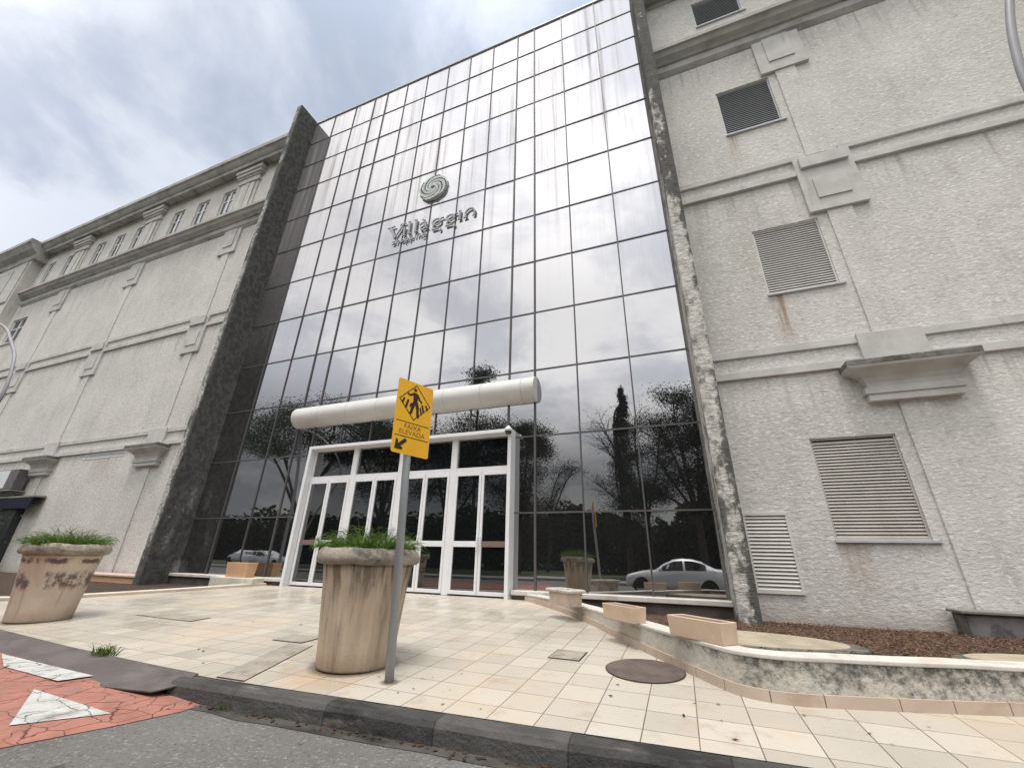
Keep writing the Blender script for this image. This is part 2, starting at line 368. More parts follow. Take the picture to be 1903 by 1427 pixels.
GUTTER = surf("gutter_grime", (0.07, 0.066, 0.058), [((0.022, 0.02, 0.017), (1.5, 4, 1), 0.45, 0.65, 0.85), ((0.10, 0.09, 0.05), (6, 8, 1), 0.62, 0.75, 0.5)], 0.75, 0.2, 5.0, ((40, 40, 40), 0.6, 0.01))
def red_material(name, base, dark, edge):
    m, nt, b = new_mat(name, 0.8, 0.25)
    v = N(nt, 'ShaderNodeTexVoronoi', feature='DISTANCE_TO_EDGE'); v.inputs['Scale'].default_value = 4.2
    w = noise(nt, pos(nt, (2.2, 2.2, 1)), 1.0, 4.0, 0.6)
    vm = N(nt, 'ShaderNodeVectorMath', operation='ADD'); nt.links.new(pos(nt, (1, 1, 0)), vm.inputs[0])
    cw = N(nt, 'ShaderNodeCombineXYZ'); nt.links.new(math_(nt, 'MULTIPLY', w, 0.35), cw.inputs[0]); nt.links.new(math_(nt, 'MULTIPLY', w, 0.25), cw.inputs[1])
    nt.links.new(cw.outputs[0], vm.inputs[1]); nt.links.new(vm.outputs[0], v.inputs['Vector'])
    n = noise(nt, pos(nt, (5, 5, 1), (1, 4, 0)), 1.0, 8.0, 0.65)
    col = mixc(nt, mrange(nt, n, 0.35, 0.7, 0, 1), base, dark)
    n2 = noise(nt, pos(nt, (2.6, 2.6, 1), (7, 4, 0)), 1.0, 9.0, 0.7)
    col = mixc(nt, mrange(nt, n2, 0.53, 0.65, 0, 0.75), col, edge)
    ck = math_(nt, 'MULTIPLY', mrange(nt, v.outputs['Distance'], 0.0, 0.03, 1, 0), mrange(nt, w, 0.34, 0.48, 0.0, 1.0))
    col = mixc(nt, math_(nt, 'MULTIPLY', ck, 0.9), col, tuple(c * 0.22 for c in dark))
    nt.links.new(col, b.inputs['Base Color'])
    bump(nt, b, math_(nt, 'SUBTRACT', noise(nt, pos(nt, (60, 60, 60)), 1, 3, 0.5), ck), 0.6, 0.006)
    return m
REDPAINT = red_material("red_road_paint", (0.36, 0.165, 0.125), (0.27, 0.12, 0.092), (0.22, 0.16, 0.13))
WHITEPAINT = red_material("white_road_paint", (0.53, 0.525, 0.495), (0.38, 0.375, 0.355), (0.20, 0.185, 0.17))
PLATE = surf("rusty_plate", (0.105, 0.088, 0.082), [((0.16, 0.145, 0.13), (1.2, 3, 1), 0.5, 0.7, 0.6), ((0.05, 0.042, 0.04), (3, 6, 1), 0.5, 0.7, 0.6)], 0.7, 0.15, 3.0, ((30, 30, 30), 0.3, 0.006), 0.4)
MULCH = surf("mulch", (0.12, 0.078, 0.055), [((0.05, 0.03, 0.022), (16, 16, 16), 0.45, 0.62, 0.9), ((0.36, 0.27, 0.20), (24, 24, 24), 0.62, 0.70, 0.9), ((0.21, 0.10, 0.055), (9, 9, 9), 0.52, 0.66, 0.7)], 0.95, 0.25, 6.0, ((30, 30, 30), 1.0, 0.05))
SOIL = surf("soil", (0.06, 0.042, 0.03), [], 0.95, 0.3, 12.0, ((40, 40, 40), 0.8, 0.02))
GRASSY = surf("grass_ground", (0.055, 0.075, 0.028), [((0.11, 0.085, 0.05), (0.5, 0.5, 1), 0.5, 0.7, 0.7)], 0.95, 0.25, 2.0, ((20, 20, 20), 0.8, 0.05))
PAVE = surf("pavement_concrete", (0.28, 0.27, 0.25), [((0.15, 0.145, 0.13), (0.8, 0.8, 1), 0.5, 0.7, 0.7)], 0.9, 0.15, 2.0)
def wall_mould(nt, col):
    X, Y, Z = axes(nt)
    n = noise(nt, pos(nt, (3.2, 3.2, 4.5)), 1.0, 9.0, .74); n2 = noise(nt, pos(nt, (13, 13, 14), (3, 3, 3)), 1.0, 7.0, .72)
    f = math_(nt, 'ADD', math_(nt, 'MULTIPLY', n, .5), math_(nt, 'MULTIPLY', n2, .5))
    f = math_(nt, 'ADD', f, mrange(nt, X, -.6, .9, -.06, .055)); f = math_(nt, 'ADD', f, mrange(nt, Z, .28, .54, -.05, .045))
    col = mixc(nt, mrange(nt, f, .48, .60, 0, .70), col, (0.13, 0.132, 0.118))
    return mixc(nt, mrange(nt, f, .57, .65, 0, .75), col, (0.05, 0.052, 0.047))
WALLDIRT = surf("dirty_render", (0.50, 0.475, 0.415), [((0.36, 0.30, 0.22), (0.9, 0.9, 1.4), 0.52, 0.72, 0.5), ((0.62, 0.60, 0.54), (11, 11, 11), .55, .70, .5)],
    0.93, 0.14, 2.0, ((16, 16, 16), 0.8, 0.025), extra=wall_mould)
WALLPALE = surf("pale_render", (0.55, 0.52, 0.44),
    [((0.36, 0.29, 0.20), (1.2, 1.2, 3), 0.52, 0.72, 0.5), ((0.10, 0.10, 0.09), (4.5, 4.5, 7), 0.58, 0.70, 0.8)], 0.93, 0.12, 2.0, ((22, 22, 22), 0.5, 0.02))
COPING = surf("white_coping", (0.55, 0.525, 0.475), [((0.30, 0.28, 0.24), (3, 3, 3), 0.55, 0.72, 0.6), ((0.55, 0.40, 0.28), (1.2, 1.2, 2), 0.56, 0.7, 0.5)], 0.85, 0.1, 4.0, ((30, 30, 30), 0.3, 0.01))
SKIRT = surf("skirting_tile", (0.50, 0.41, 0.33), [((0.36, 0.24, 0.16), (2.2, 2.2, 4), 0.52, 0.72, 0.6)], 0.55, 0.08, 3.0)
DARKWALL = surf("damp_wall", (0.13, 0.115, 0.10), [((0.07, 0.06, 0.055), (2, 2, 2), 0.45, 0.65, 0.7)], 0.95, 0.15, 3.0, ((20, 20, 20), 0.4, 0.02))
def rim_drips(nt, col):
    X, Y, Z = axes(nt)
    st = noise(nt, pos(nt, (11, 11, .4), (5, 2, 0)), 1.0, 5.0, 0.6)
    f = math_(nt, 'MULTIPLY', mrange(nt, math_(nt, 'ADD', Z, math_(nt, 'MULTIPLY', st, .9)), 1.22, 1.58, 0, 1), mrange(nt, st, .42, .56, .1, .95))
    return mixc(nt, math_(nt, 'MULTIPLY', f, .75), col, (0.085, 0.07, 0.05))
POT = surf("stained_pot_concrete", (0.545, 0.44, 0.325),
    [((0.40, 0.325, 0.24), (5.5, 5.5, 0.40), 0.40, 0.62, 0.85), ((0.24, 0.19, 0.14), (12, 12, 0.5), 0.52, 0.68, 0.65),
     ((0.60, 0.50, 0.38), (12, 12, 0.5), 0.56, 0.70, 0.6), ((0.07, 0.058, 0.048), (5.4, 5.4, 2.2), 0.62, 0.70, 0.8), ((0.50, 0.32, 0.20), (1.7, 1.7, 1.4), 0.55, 0.75, 0.55)],
    0.9, 0.10, 2.5, ((30, 30, 30), 0.5, 0.012), extra=rim_drips)
def mould_bands(nt, col):
    X, Y, Z = axes(nt)
    a = noise(nt, pos(nt, (4.5, 4.5, 3.0), (1.2, .3, 2)), 1.0, 8.0, .68); b_ = noise(nt, pos(nt, (9, 9, 1.2), (4, 2, 1)), 1.0, 6.0, .65)
    for z0, h, lo in ((.78, .16, .44), (1.06, .05, .42), (1.22, .10, .47)):
        f = math_(nt, 'MULTIPLY', mrange(nt, math_(nt, 'ABSOLUTE', math_(nt, 'SUBTRACT', math_(nt, 'ADD', Z, math_(nt, 'MULTIPLY', b_, .16)), z0 + .08)), h * .35, h, 1, 0), mrange(nt, a, lo + .01, lo + .12, 0, .85))
        col = mixc(nt, f, col, (0.075, 0.048, 0.046))
    return col
POT_B = surf("mould_stained_pot", (0.53, 0.44, 0.345),
    [((0.44, 0.33, 0.23), (3.5, 3.5, 1.1), 0.44, 0.66, 0.75), ((0.30, 0.24, 0.18), (9, 9, 0.8), 0.54, 0.70, 0.6)],
    0.9, 0.10, 2.5, ((30, 30, 30), 0.5, 0.012), extra=mould_bands)
RIM = surf("lichen_rim", (0.31, 0.275, 0.225), [((0.09, 0.08, 0.07), (4, 4, 7), 0.48, 0.66, 0.85), ((0.50, 0.42, 0.30), (3, 3, 5), 0.55, 0.70, 0.7)], 0.93, 0.2, 4.0, ((25, 25, 25), 0.8, 0.02))
TERRA = surf("peach_tub", (0.56, 0.42, 0.31), [((0.42, 0.30, 0.21), (2.5, 2.5, 4), 0.52, 0.75, 0.5), ((0.74, 0.58, 0.45), (8, 8, 8), 0.58, 0.7, 0.4)], 0.75, 0.05, 3.0)
TERRA_O = surf("orange_tub", (0.56, 0.35, 0.20), [((0.36, 0.21, 0.11), (3, 3, 3), 0.52, 0.75, 0.6)], 0.75, 0.08, 3.0)
OLDTUB = surf("old_tub_concrete", (0.52, 0.43, 0.34), [((0.20, 0.165, 0.13), (4, 4, 2.5), 0.52, 0.70, 0.75), ((0.08, 0.07, 0.06), (6, 6, 4), 0.62, 0.72, 0.8)], 0.93, 0.12, 4.0, ((25, 25, 25), 0.5, 0.02))
OLDRIM = surf("old_tub_rim", (0.50, 0.46, 0.41), [((0.17, 0.15, 0.13), (6, 6, 6), 0.54, 0.68, 0.8)], 0.93, 0.15, 4.0, ((25, 25, 25), 0.6, 0.02))
IRON = surf("cast_iron", (0.115, 0.088, 0.075), [((0.06, 0.05, 0.045), (5, 5, 1), 0.45, 0.65, 0.6)], 0.7, 0.15, 6.0, ((45, 45, 45), 0.5, 0.006), 0.4)
LIDC = surf("lid_concrete", (0.31, 0.28, 0.235), [((0.20, 0.17, 0.14), (5, 5, 1), 0.5, 0.66, 0.7), ((0.10, 0.085, 0.07), (9, 9, 1), 0.6, 0.7, 0.6)], 0.9, 0.12, 4.0, ((40, 40, 40), 0.4, 0.008))
GROOVE = plain("dark_groove", (0.055, 0.045, 0.038), 0.95, 0.1)
YELLOW = surf("sign_yellow", (0.80, 0.42, 0.012), [((0.66, 0.33, 0.01), (3, 3, 2), 0.5, 0.75, 0.4)], 0.45, 0.03, 3.0, None, 0.4)
BLACK = plain("sign_black", (0.028, 0.02, 0.014), 0.55, 0.3)
SIGNTEXT = plain("sign_text_brown", (0.20, 0.10, 0.02), 0.55, 0.3)
GALV = surf("galvanised_steel", (0.33, 0.35, 0.36), [((0.23, 0.24, 0.25), (8, 8, 1), 0.5, 0.7, 0.6)], 0.5, 0.06, 4.0, None, 0.5, 0.3)
LAMPGREY = plain("lamp_grey_paint", (0.26, 0.26, 0.27), 0.5, 0.4)
NAVY = plain("navy_awning_cloth", (0.012, 0.014, 0.030), 0.8, 0.2)
ACWHITE = plain("ac_white", (0.62, 0.66, 0.66), 0.5, 0.4)
CAMWHITE = plain("camera_white", (0.70, 0.70, 0.68), 0.35, 0.5)
CAMDARK = plain("camera_dome", (0.03, 0.03, 0.035), 0.15, 0.6)
BRICK = plain("brown_render", (0.17, 0.11, 0.075), 0.9, 0.1)
def leaf_mat(name, a, b_):
    m, nt, b = new_mat(name, 0.8, 0.04)
    g = nt.nodes.new('ShaderNodeNewGeometry')
    col = mixc(nt, g.outputs['Random Per Island'], a, b_)
    nt.links.new(col, b.inputs['Base Color'])
    tr = N(nt, 'ShaderNodeBsdfTranslucent'); nt.links.new(col, tr.inputs[0])
    mx = N(nt, 'ShaderNodeMixShader'); mx.inputs[0].default_value = 0.25
    L(nt, b.outputs[0], mx.inputs[1]); L(nt, tr.outputs[0], mx.inputs[2]); L(nt, mx.outputs[0], nt.nodes['Material Output'].inputs[0])
    return m
FERN = leaf_mat("fern_green", (0.045, 0.10, 0.018), (0.16, 0.24, 0.055))
LEAF = leaf_mat("tree_leaf", (0.022, 0.04, 0.012), (0.075, 0.11, 0.03))
LEAF_D = leaf_mat("dark_leaf", (0.012, 0.022, 0.010), (0.045, 0.066, 0.026))
UNDER = leaf_mat("undergrowth_leaf", (0.008, 0.014, 0.007), (0.045, 0.060, 0.024))
WEED_D = leaf_mat("shrub_leaf", (0.02, 0.045, 0.015), (0.08, 0.13, 0.04))
WEED = leaf_mat("weed_green", (0.07, 0.12, 0.03), (0.17, 0.20, 0.07))
BARK = surf("bark", (0.055, 0.042, 0.032), [], 0.95, 0.3, 5.0, ((20, 20, 5), 0.8, 0.03))

# ------------------------------------------------------------------ ground levels (z from the eye)
YF = 9.6                                    # plane of the whole facade
def pz(y, x=0): return -0.83 - (YF - y) * 0.043
RZ = -1.25
def kerb_y(x):                              # back of kerb = edge of the tiles
    if x >= -4.65: return 3.49 + 0.04 * x
    if x >= -6.9: return 3.30 + (-4.65 - x) / 2.25 * 0.12
    if x >= -9.06: return 3.42 + (-6.9 - x) / 2.16 * 0.18
    return 3.60 + min(0.25, (-9.06 - x) * 0.02)
WALLP = [(-3.30, 9.42), (-2.3, 8.42), (-1.45, 7.31), (-0.76, 6.2), (-0.13, 5.28), (0.22, 4.78), (0.36, 4.66), (0.56, 4.60), (0.79, 4.61),
         (1.54, 4.80), (2.28, 5.01), (3.2, 5.32), (5.0, 5.95), (9.0, 7.3), (16, 9.2)]
LEDGEP = [(-10.95, 9.36), (-11.2, 8.6), (-11.43, 7.79), (-12.36, 5.78), (-13.11, 5.02), (-14.6, 4.55), (-20, 4.4), (-32, 4.6), (-47, 5.0)]
# tiled plaza: one sheet on a gentle slope
pl = []
kx = [16, 12, 8, 4, 2, 0.5, -1, -2, -3, -4, -4.65, -5.8, -6.9, -8, -9.06, -12, -16, -24, -32, -47]
pl += [(x, kerb_y(x), pz(kerb_y(x))) for x in kx]
pl += [(x, y, pz(y)) for x, y in LEDGEP[::-1]]
pl += [(-10.6, 9.6, pz(9.6)), (-3.5, 9.6, pz(9.6))]
pl += [(x, y, pz(y)) for x, y in WALLP]
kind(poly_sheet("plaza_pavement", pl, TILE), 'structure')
# road, grass land beyond
kind(MB().add([(-120, -6.2, RZ), (90, -6.2, RZ), (90, 3.6, RZ), (-120, 3.6, RZ)], [(0, 1, 2, 3)]).sheet("road", ASPHALT), 'structure')
kind(MB().add([(-120, -8.6, RZ + 0.13), (90, -8.6, RZ + 0.13), (90, -6.2, RZ + 0.13), (-120, -6.2, RZ + 0.13), (90, -6.2, RZ - 0.1), (-120, -6.2, RZ - 0.1)],
              [(0, 1, 2, 3), (3, 2, 4, 5)]).sheet("far_pavement", PAVE), 'structure')
kind(MB().add([(-800, -900, RZ - 0.05), (800, -900, RZ - 0.05), (800, 900, RZ - 0.05), (-800, 900, RZ - 0.05)], [(0, 1, 2, 3)]).sheet("ground", GRASSY), 'structure')
kind(MB().add([(-60, -60, RZ + 0.10), (50, -60, RZ + 0.10), (50, -8.6, RZ + 0.10), (-60, -8.6, RZ + 0.10)], [(0, 1, 2, 3)]).sheet("park_lawn", GRASSY), 'structure')
# kerb with a rounded nose, and the gutter at its foot
kb = MB(); ks = [-4.6 + i * 0.35 for i in range(60)]
prof = [(0.0, 0.0), (0.10, 0.0), (0.145, -0.012), (0.168, -0.045), (0.182, -0.30), (0.0, -0.30)]
vs = []; fs = []; n = len(prof)
for i, x in enumerate(ks):
    yb = kerb_y(x); zb = pz(yb) - 0.004
    for j, (o, dz_) in enumerate(prof):
        jit = 0.006 * mnoise.noise(Vector((x * 3.1, j * 1.7, 0)))
        vs.append((x, yb - o + jit, zb + dz_ + jit))
for i in range(len(ks) - 1):
    for j in range(n): fs.append((i * n + j, i * n + (j + 1) % n, (i + 1) * n + (j + 1) % n, (i + 1) * n + j))
fs.append(tuple(range(n)))
kb.add(vs, fs); kind(kb.build("kerb", KERB), 'structure')
gt = [(x, kerb_y(x) - 0.17, RZ + 0.004) for x in ks] + [(x, kerb_y(x) - 0.30 - 0.07 * mnoise.noise(Vector((x * 1.3, 4, 0))) - 0.04 * mnoise.noise(Vector((x * 5.3, 9, 0))), RZ + 0.004) for x in ks[::-1]]
kind(poly_sheet("gutter", gt, GUTTER), 'structure')
# raised crosswalk: a red painted ramp and table
def rampz(x): return RZ + 0.006 + max(0.0, min(0.09, (-4.25 - x) * 0.075))
rb = [(-4.13, 3.14), (-4.10, 2.98), (-4.20, 2.62), (-4.45, 2.0), (-4.75, 1.2), (-5.1, 0.2), (-5.4, -.8)]
m = MB(); rows_ = []
for x, y in rb:
    row = []
    for t in (0, 0.6, 1.2, 1.9, 3.2, 5.5, 9.0):
        row.append((x - t, y, rampz(x - t) if t else RZ + 0.005))
    rows_.append(row)
vs = [p for r_ in rows_ for p in r_]; k = 7
fs = [(i * k + j, i * k + j + 1, (i + 1) * k + j + 1, (i + 1) * k + j) for i in range(len(rb) - 1) for j in range(k - 1)]
o = m.add(vs, fs).sheet("raised_crosswalk", REDPAINT)
for p in o.data.polygons:
    if p.normal.z < 0: p.flip()
kind(o, 'structure')
def paint(pts, name):
    mm = MB()
    def sub(a, b, n=6): return [(a[0] + (b[0] - a[0]) * t / n, a[1] + (b[1] - a[1]) * t / n) for t in range(n)]
    ring = []
    for a, b in zip(pts, pts[1:] + pts[:1]): ring += sub(a, b)
    ring = [(x, y, 0) for x, y in ring]
    o = poly_sheet(name, ring, WHITEPAINT)
    bm = bmesh.new(); bm.from_mesh(o.data)
    bmesh.ops.subdivide_edges(bm, edges=bm.edges, cuts=2, use_grid_fill=True)
    for v in bm.verts: v.co.z = rampz(v.co.x) + 0.007
    bm.to_mesh(o.data); bm.free()
    return kind(o, 'structure')
paint([(-5.47, 2.56), (-4.75, 2.16), (-4.47, 2.65)], "road_marking")
paint([(-7.55, 3.10), (-5.55, 3.02), (-5.62, 2.78), (-6.75, 2.83)], "road_marking")
# rusty steel plate bridging the gutter up to the tiles
px_ = [-4.50, -5.2, -5.8, -6.9, -8, -9.06, -12, -16, -20]
m = MB(); vs = []
for i, x in enumerate(px_):
    yb = kerb_y(x)
    w_ = 0.30 if i == 0 else 0.42
    vs += [(x, yb + 0.015, pz(yb) + 0.004), (x, yb - w_ * 0.55, pz(yb) - 0.055), (x - (0.12 if i == 0 else 0), yb - w_, pz(yb) - 0.085)]
fs = [(i * 3 + j, i * 3 + j + 1, (i + 1) * 3 + j + 1, (i + 1) * 3 + j) for i in range(len(px_) - 1) for j in range(2)]
o = m.add(vs, fs).sheet("ramp_plate", PLATE)
sol = o.modifiers.new("thick", 'SOLIDIFY'); sol.thickness = 0.012
tag(o, "rusty brown steel plate ramp bridging the gutter beside the red crosswalk", "ramp plate")

# ------------------------------------------------------------------ the shopping building
B = thing("shopping_center", "long pale stucco mall with a mirrored glass curtain wall between two fins", "building", (-7.24, 9.6, -1.0))
def part(m, name, mat, parent=None, **k): return m.build(name, mat, parent or B, **k)

def holed_wall(m, x0, x1, z0, z1, holes, y, depth, back=None):
    xs = sorted({x0, x1, *[h[0] for h in holes], *[h[1] for h in holes]})
    zs = sorted({z0, z1, *[h[2] for h in holes], *[h[3] for h in holes]})
    for a, b in zip(xs, xs[1:]):
        for c, d in zip(zs, zs[1:]):
            cx, cz = (a + b) / 2, (c + d) / 2
            if any(h[0] < cx < h[1] and h[2] < cz < h[3] for h in holes): continue
            m.add([(a, y, c), (b, y, c), (b, y, d), (a, y, d)], [(0, 1, 2, 3)])
    for h0, h1, h2, h3 in holes:
        yb = y + depth
        m.add([(h0, y, h2), (h1, y, h2), (h1, y, h3), (h0, y, h3), (h0, yb, h2), (h1, yb, h2), (h1, yb, h3), (h0, yb, h3)],
              [(0, 4, 5, 1), (1, 5, 6, 2), (2, 6, 7, 3), (3, 7, 4, 0)])
    m.add([(x0, y, z1), (x1, y, z1), (x1, y + 0.5, z1), (x0, y + 0.5, z1)], [(0, 1, 2, 3)])

LOUV = [(2.67, 4.06, 0.43, 2.33), (2.65, 4.05, 5.82, 7.73), (2.68, 4.07, 11.30, 13.17), (2.66, 4.04, 16.70, 18.10)]
VENTR = (1.20, 1.99, -0.50, 0.92)
m = MB(); holed_wall(m, 1.09, 15.0, -1.35, 19.2, LOUV + [VENTR], YF, 0.14)
m.sheet("facade_wall", STUCCO, B)
# left wing
WINX = [(-21.02, -20.05), (-23.12, -22.15), (-25.22, -24.25), (-28.72, -27.8), (-30.78, -29.82), (-32.80, -31.85), (-36.15, -35.2), (-38.55, -37.65)]
WINS = [(a, b, 16.33, 18.12) for a, b in WINX]
LOWWIN = (-39.0, -37.2, 11.80, 13.62)
VENTL = (-23.55, -20.66, 3.50, 3.71)
m = MB(); holed_wall(m, -45.0, -15.49, -1.35, 19.2, WINS + [LOWWIN, VENTL], YF, 0.16)
m.sheet("facade_wall", STUCCO, B)
# solid body behind everything, roof
m = MB(); m.box(-45.2, 15.0, 9.78, 30, -1.3, 19.6); m.box(-15.3, 0.9, 9.72, 9.78, -1.3, 20.7)
part(m, "building_core", DARK)
# string courses
def strip(x0, x1, z0, z1, d, name="string_course", mat=TRIM):
    part(MB().box(x0, x1, YF - d, YF + 0.01, z0, z1), name, mat, bevel=0.006)
PX = [4.52, 12.1]; PXL = [-18.85, -26.45, -33.85]
def gaps(x0, x1, cs, hw):
    out = []; a = x0
    for c in sorted(cs):
        if c - hw > a: out.append((a, c - hw))
        a = c + hw
    if a < x1: out.append((a, x1))
    return out
for x0, x1, cs in ((1.09, 15.0, PX), (-39.2, -15.49, PXL)):
    for a, b in gaps(x0, x1, cs, 0.42):
        strip(a, b, 9.64, 9.80, 0.06)
        strip(a, b, 9.10, 9.27, 0.08)
        strip(a, b, 4.28, 4.45, 0.05); strip(a, b, 3.76, 3.93, 0.07)
    cp = [(YF + .01, 14.70), (YF - .02, 14.70), (YF - .12, 14.84), (YF - .12, 15.12), (YF - .17, 15.13), (YF - .22, 15.20), (YF - .33, 15.30), (YF - .40, 15.46),
          (YF - .46, 15.48), (YF - .46, 15.62), (YF - .43, 15.64), (YF + .01, 15.68)]
    part(MB().prism_x(cp, x0, x1), "cornice", CORNICE)
    rp = [(YF + .01, 18.70), (YF - .05, 18.74), (YF - .07, 18.98), (YF - .42, 19.0), (YF - .42, 19.13), (YF - .47, 19.16), (YF - .55, 19.26), (YF - .63, 19.42),
          (YF - .70, 19.46), (YF - .70, 19.70), (YF + .3, 19.76)]
    part(MB().prism_x(rp, x0, x1), "roof_cornice", CORNICE)
# coffers under the left eaves
m = MB(); x = -38.8
while x < -15.9:
    if not any(abs(x + 0.6 - c) < 1.35 for c in (-19.1, -27.2, -34.5)):
        m.box(x, x + 0.06, YF - 0.40, YF - 0.06, 18.93, 18.995)
    x += 1.17
m.box(-38.8, -15.9, YF - 0.415, YF - 0.38, 18.92, 18.995)
part(m, "eaves_coffers", CORNICE)
# pilasters with their tablets, blocks and capitals
def pilaster(c, top=True):
    hw = 0.25
    for z0, z1 in ((-1.3, 3.02), (4.46, 7.95), (9.72, 13.36)):
        part(MB().box(c - hw, c + hw, YF - 0.045, YF + .01, z0, z1), "pilaster", STUCCO, bevel=0.012)
    # tablet hanging from the cornice
    t = part(MB().box(c - .6, c + .6, YF - .085, YF + .01, 13.25, 14.72), "tablet", TRIM, bevel=0.008)
    MB().box(c - .33, c + .33, YF - .115, YF - .084, 13.65, 14.72).build("raised_panel", TRIM, t, bevel=0.006)
    # tablet at the middle string course
    t = part(MB().box(c - .6, c + .6, YF - .095, YF + .01, 7.86, 9.62), "tablet", TRIM, bevel=0.008)
    MB().box(c - .34, c + .34, YF - .125, YF - .094, 8.22, 8.86).build("raised_panel", TRIM, t, bevel=0.006)
    MB().box(c - .50, c + .50, YF - .17, YF - .094, 9.24, 9.58).build("cap_block", TRIM, t, bevel=0.008)
    # moulded capital at the lower string course
    lv = [(0.72, .16, 2.96), (0.72, .16, 3.10), (0.76, .19, 3.10), (0.76, .19, 3.22), (0.70, .17, 3.24), (0.71, .18, 3.32), (0.76, .23, 3.42), (0.86, .33, 3.51),
          (0.93, .40, 3.55), (1.00, .46, 3.57), (1.02, .48, 3.61), (1.02, .48, 3.69), (0.99, .45, 3.73)]
    m = MB(); vs = []
    for w, d, z in lv: vs += [(c - w, YF + .01, z), (c - w, YF - d, z), (c + w, YF - d, z), (c + w, YF + .01, z)]
    fs = [(i * 4 + j, i * 4 + j + 1, i * 4 + j + 5, i * 4 + j + 4) for i in range(len(lv) - 1) for j in range(3)]
    fs += [(0, 1, 2, 3), tuple((len(lv) - 1) * 4 + q for q in (0, 3, 2, 1))]
    cap = part(m.add(vs, fs), "capital", TRIM)
    MB().box(c - 1.025, c + 1.025, YF - .485, YF - .02, 3.605, 3.735).build("abacus", BLACKLICHEN, cap, bevel=0.02)
    MB().box(c - .56, c + .52, YF - .10, YF + .01, 3.74, 4.47).build("cap_block", TRIM, cap, bevel=0.01)
for c in PX + PXL: pilaster(c)
# attic pilasters of the left wing
for c in (-19.0, -27.05, -34.45):
    p = part(MB().box(c - .72, c + .72, YF - .06, YF + .01, 15.66, 18.2), "attic_pilaster", TRIM, bevel=0.01)
    MB().box(c - .50, c + .50, YF - .12, YF - .068, 15.9, 17.9).build("raised_panel", STUCCO, p, bevel=0.01)
    MB().box(c - .14, c + .14, YF - .15, YF - .118, 15.9, 17.9).build("fillet", TRIM, p, bevel=0.008)
    m = MB()
    for w, d, z0, z1 in ((.78, .15, 18.0, 18.14), (.74, .13, 18.14, 18.36), (.82, .19, 18.36, 18.48), (.92, .26, 18.48, 18.66), (.98, .32, 18.66, 18.90)):
        m.box(c - w, c + w, YF - d, YF + .01, z0, z1 - 0.003)
    m.build("attic_capital", TRIM, p)
# left wing sash windows
def sash(a, b, c, d, y):
    f = MB(); t = 0.075
    f.box(a, a + t, y, y + .06, c, d); f.box(b - t, b, y, y + .06, c, d); f.box(a + t, b - t, y, y + .06, d - t, d); f.box(a + t, b - t, y, y + .06, c, c + t)
    xm = a + (b - a) * .5; f.box(xm - .05, xm + .05, y - .01, y + .05, c + t, d - t)
    zm = c + (d - c) * .62; f.box(a + t, xm - .05, y, y + .05, zm - .03, zm + .03); f.box(xm + .05, b - t, y, y + .05, zm - .03, zm + .03)
    w = f.build("window", WHITE, B)
    MB().add([(a, y + .03, c), (b, y + .03, c), (b, y + .03, d), (a, y + .03, d)], [(0, 1, 2, 3)]).sheet("pane", WINGLASS, w)
    MB().box(a - .12, b + .06, YF - .06, YF + .05, c - .10, c - .002).build("sill", TRIM, w)
for w in WINS + [LOWWIN]: sash(*w, YF + 0.08)
# louvred vents
def louvre(h, y, step, mat, name="louvre_vent", frame=0.035, sill=True, rust=False):
    a, b, c, d = h
    f = MB(); f.box(a, a + frame, y, y + .08, c, d); f.box(b - frame, b, y, y + .08, c, d); f.box(a, b, y - .004, y + .08, d - frame, d + .003); f.box(a, b, y - .004, y + .08, c - .003, c + frame)
    v = f.build(name, mat, B)
    s = MB(); z = c + frame + step * .5
    while z < d - frame - step * .3:
        s.obox((a + frame, y + .004, z - step * .34), (b - a - 2 * frame, 0, 0), (0, step * .55, step * .80), (0, .006, -.010)); z += step
    s.build("slats", mat, v)
    MB().box(a + .01, b - .01, y + .075, y + .085, c + .01, d - .01).build("dark_backing", BACKING, v)
    if sill: MB().box(a - .02, b + .10, YF - .05, YF + .02, c - .045, c - .004).build("sill", LOUVRE_G, v)
louvre(LOUV[0], YF + .03, 0.060, LOUVRE_B); louvre(LOUV[1], YF + .03, 0.066, LOUVRE)
louvre(LOUV[2], YF + .04, 0.075, LOUVRE_G); louvre(LOUV[3], YF + .04, 0.08, LOUVRE_G)
louvre(VENTR, YF - .03, 0.066, LOUVRE, frame=0.05, sill=False)
louvre(VENTL, YF - .01, 0.05, WHITE, frame=0.03, sill=False)
# corner tower at the far left
m = MB(); holed_wall(m, -45.6, -39.6, -1.35, 19.3, [(-43.6, -41.6, 11.7, 14.0)], YF - .55, 0.2)
m.add([(-39.6, YF - .55, -1.35), (-39.6, YF + .1, -1.35), (-39.6, YF + .1, 19.3), (-39.6, YF - .55, 19.3)], [(0, 1, 2, 3)])
m.add([(-45.6, YF - .55, -1.35), (-45.6, YF + 8, -1.35), (-45.6, YF + 8, 19.3), (-45.6, YF - .55, 19.3)], [(0, 3, 2, 1)])
tw = m.sheet("corner_tower", STUCCO, B)
tp = [(YF - .54, 18.3), (YF - .62, 18.35), (YF - .66, 18.7), (YF - .95, 18.95), (YF - 1.15, 19.3), (YF - 1.2, 19.34), (YF - 1.2, 19.6), (YF + 2, 19.7), (YF + 2, 18.3)]
MB().prism_x(tp, -46.2, -39.1).build("tower_cornice", CORNICE, tw)
m = MB()
for a, b in ((-45.4, -44.2), (-41.2, -39.8)): m.box(a, b, YF - .63, YF - .545, 14.9, 18.2)
m.box(-43.9, -41.5, YF - .61, YF - .545, 15.3, 17.9)
m.build("raised_panel", TRIM, tw, bevel=.02)
ring = [(-42.6 + 1.15 * math.cos(t * math.pi / 10), YF - .58, 13.95 + 1.15 * math.sin(t * math.pi / 10)) for t in range(11)]
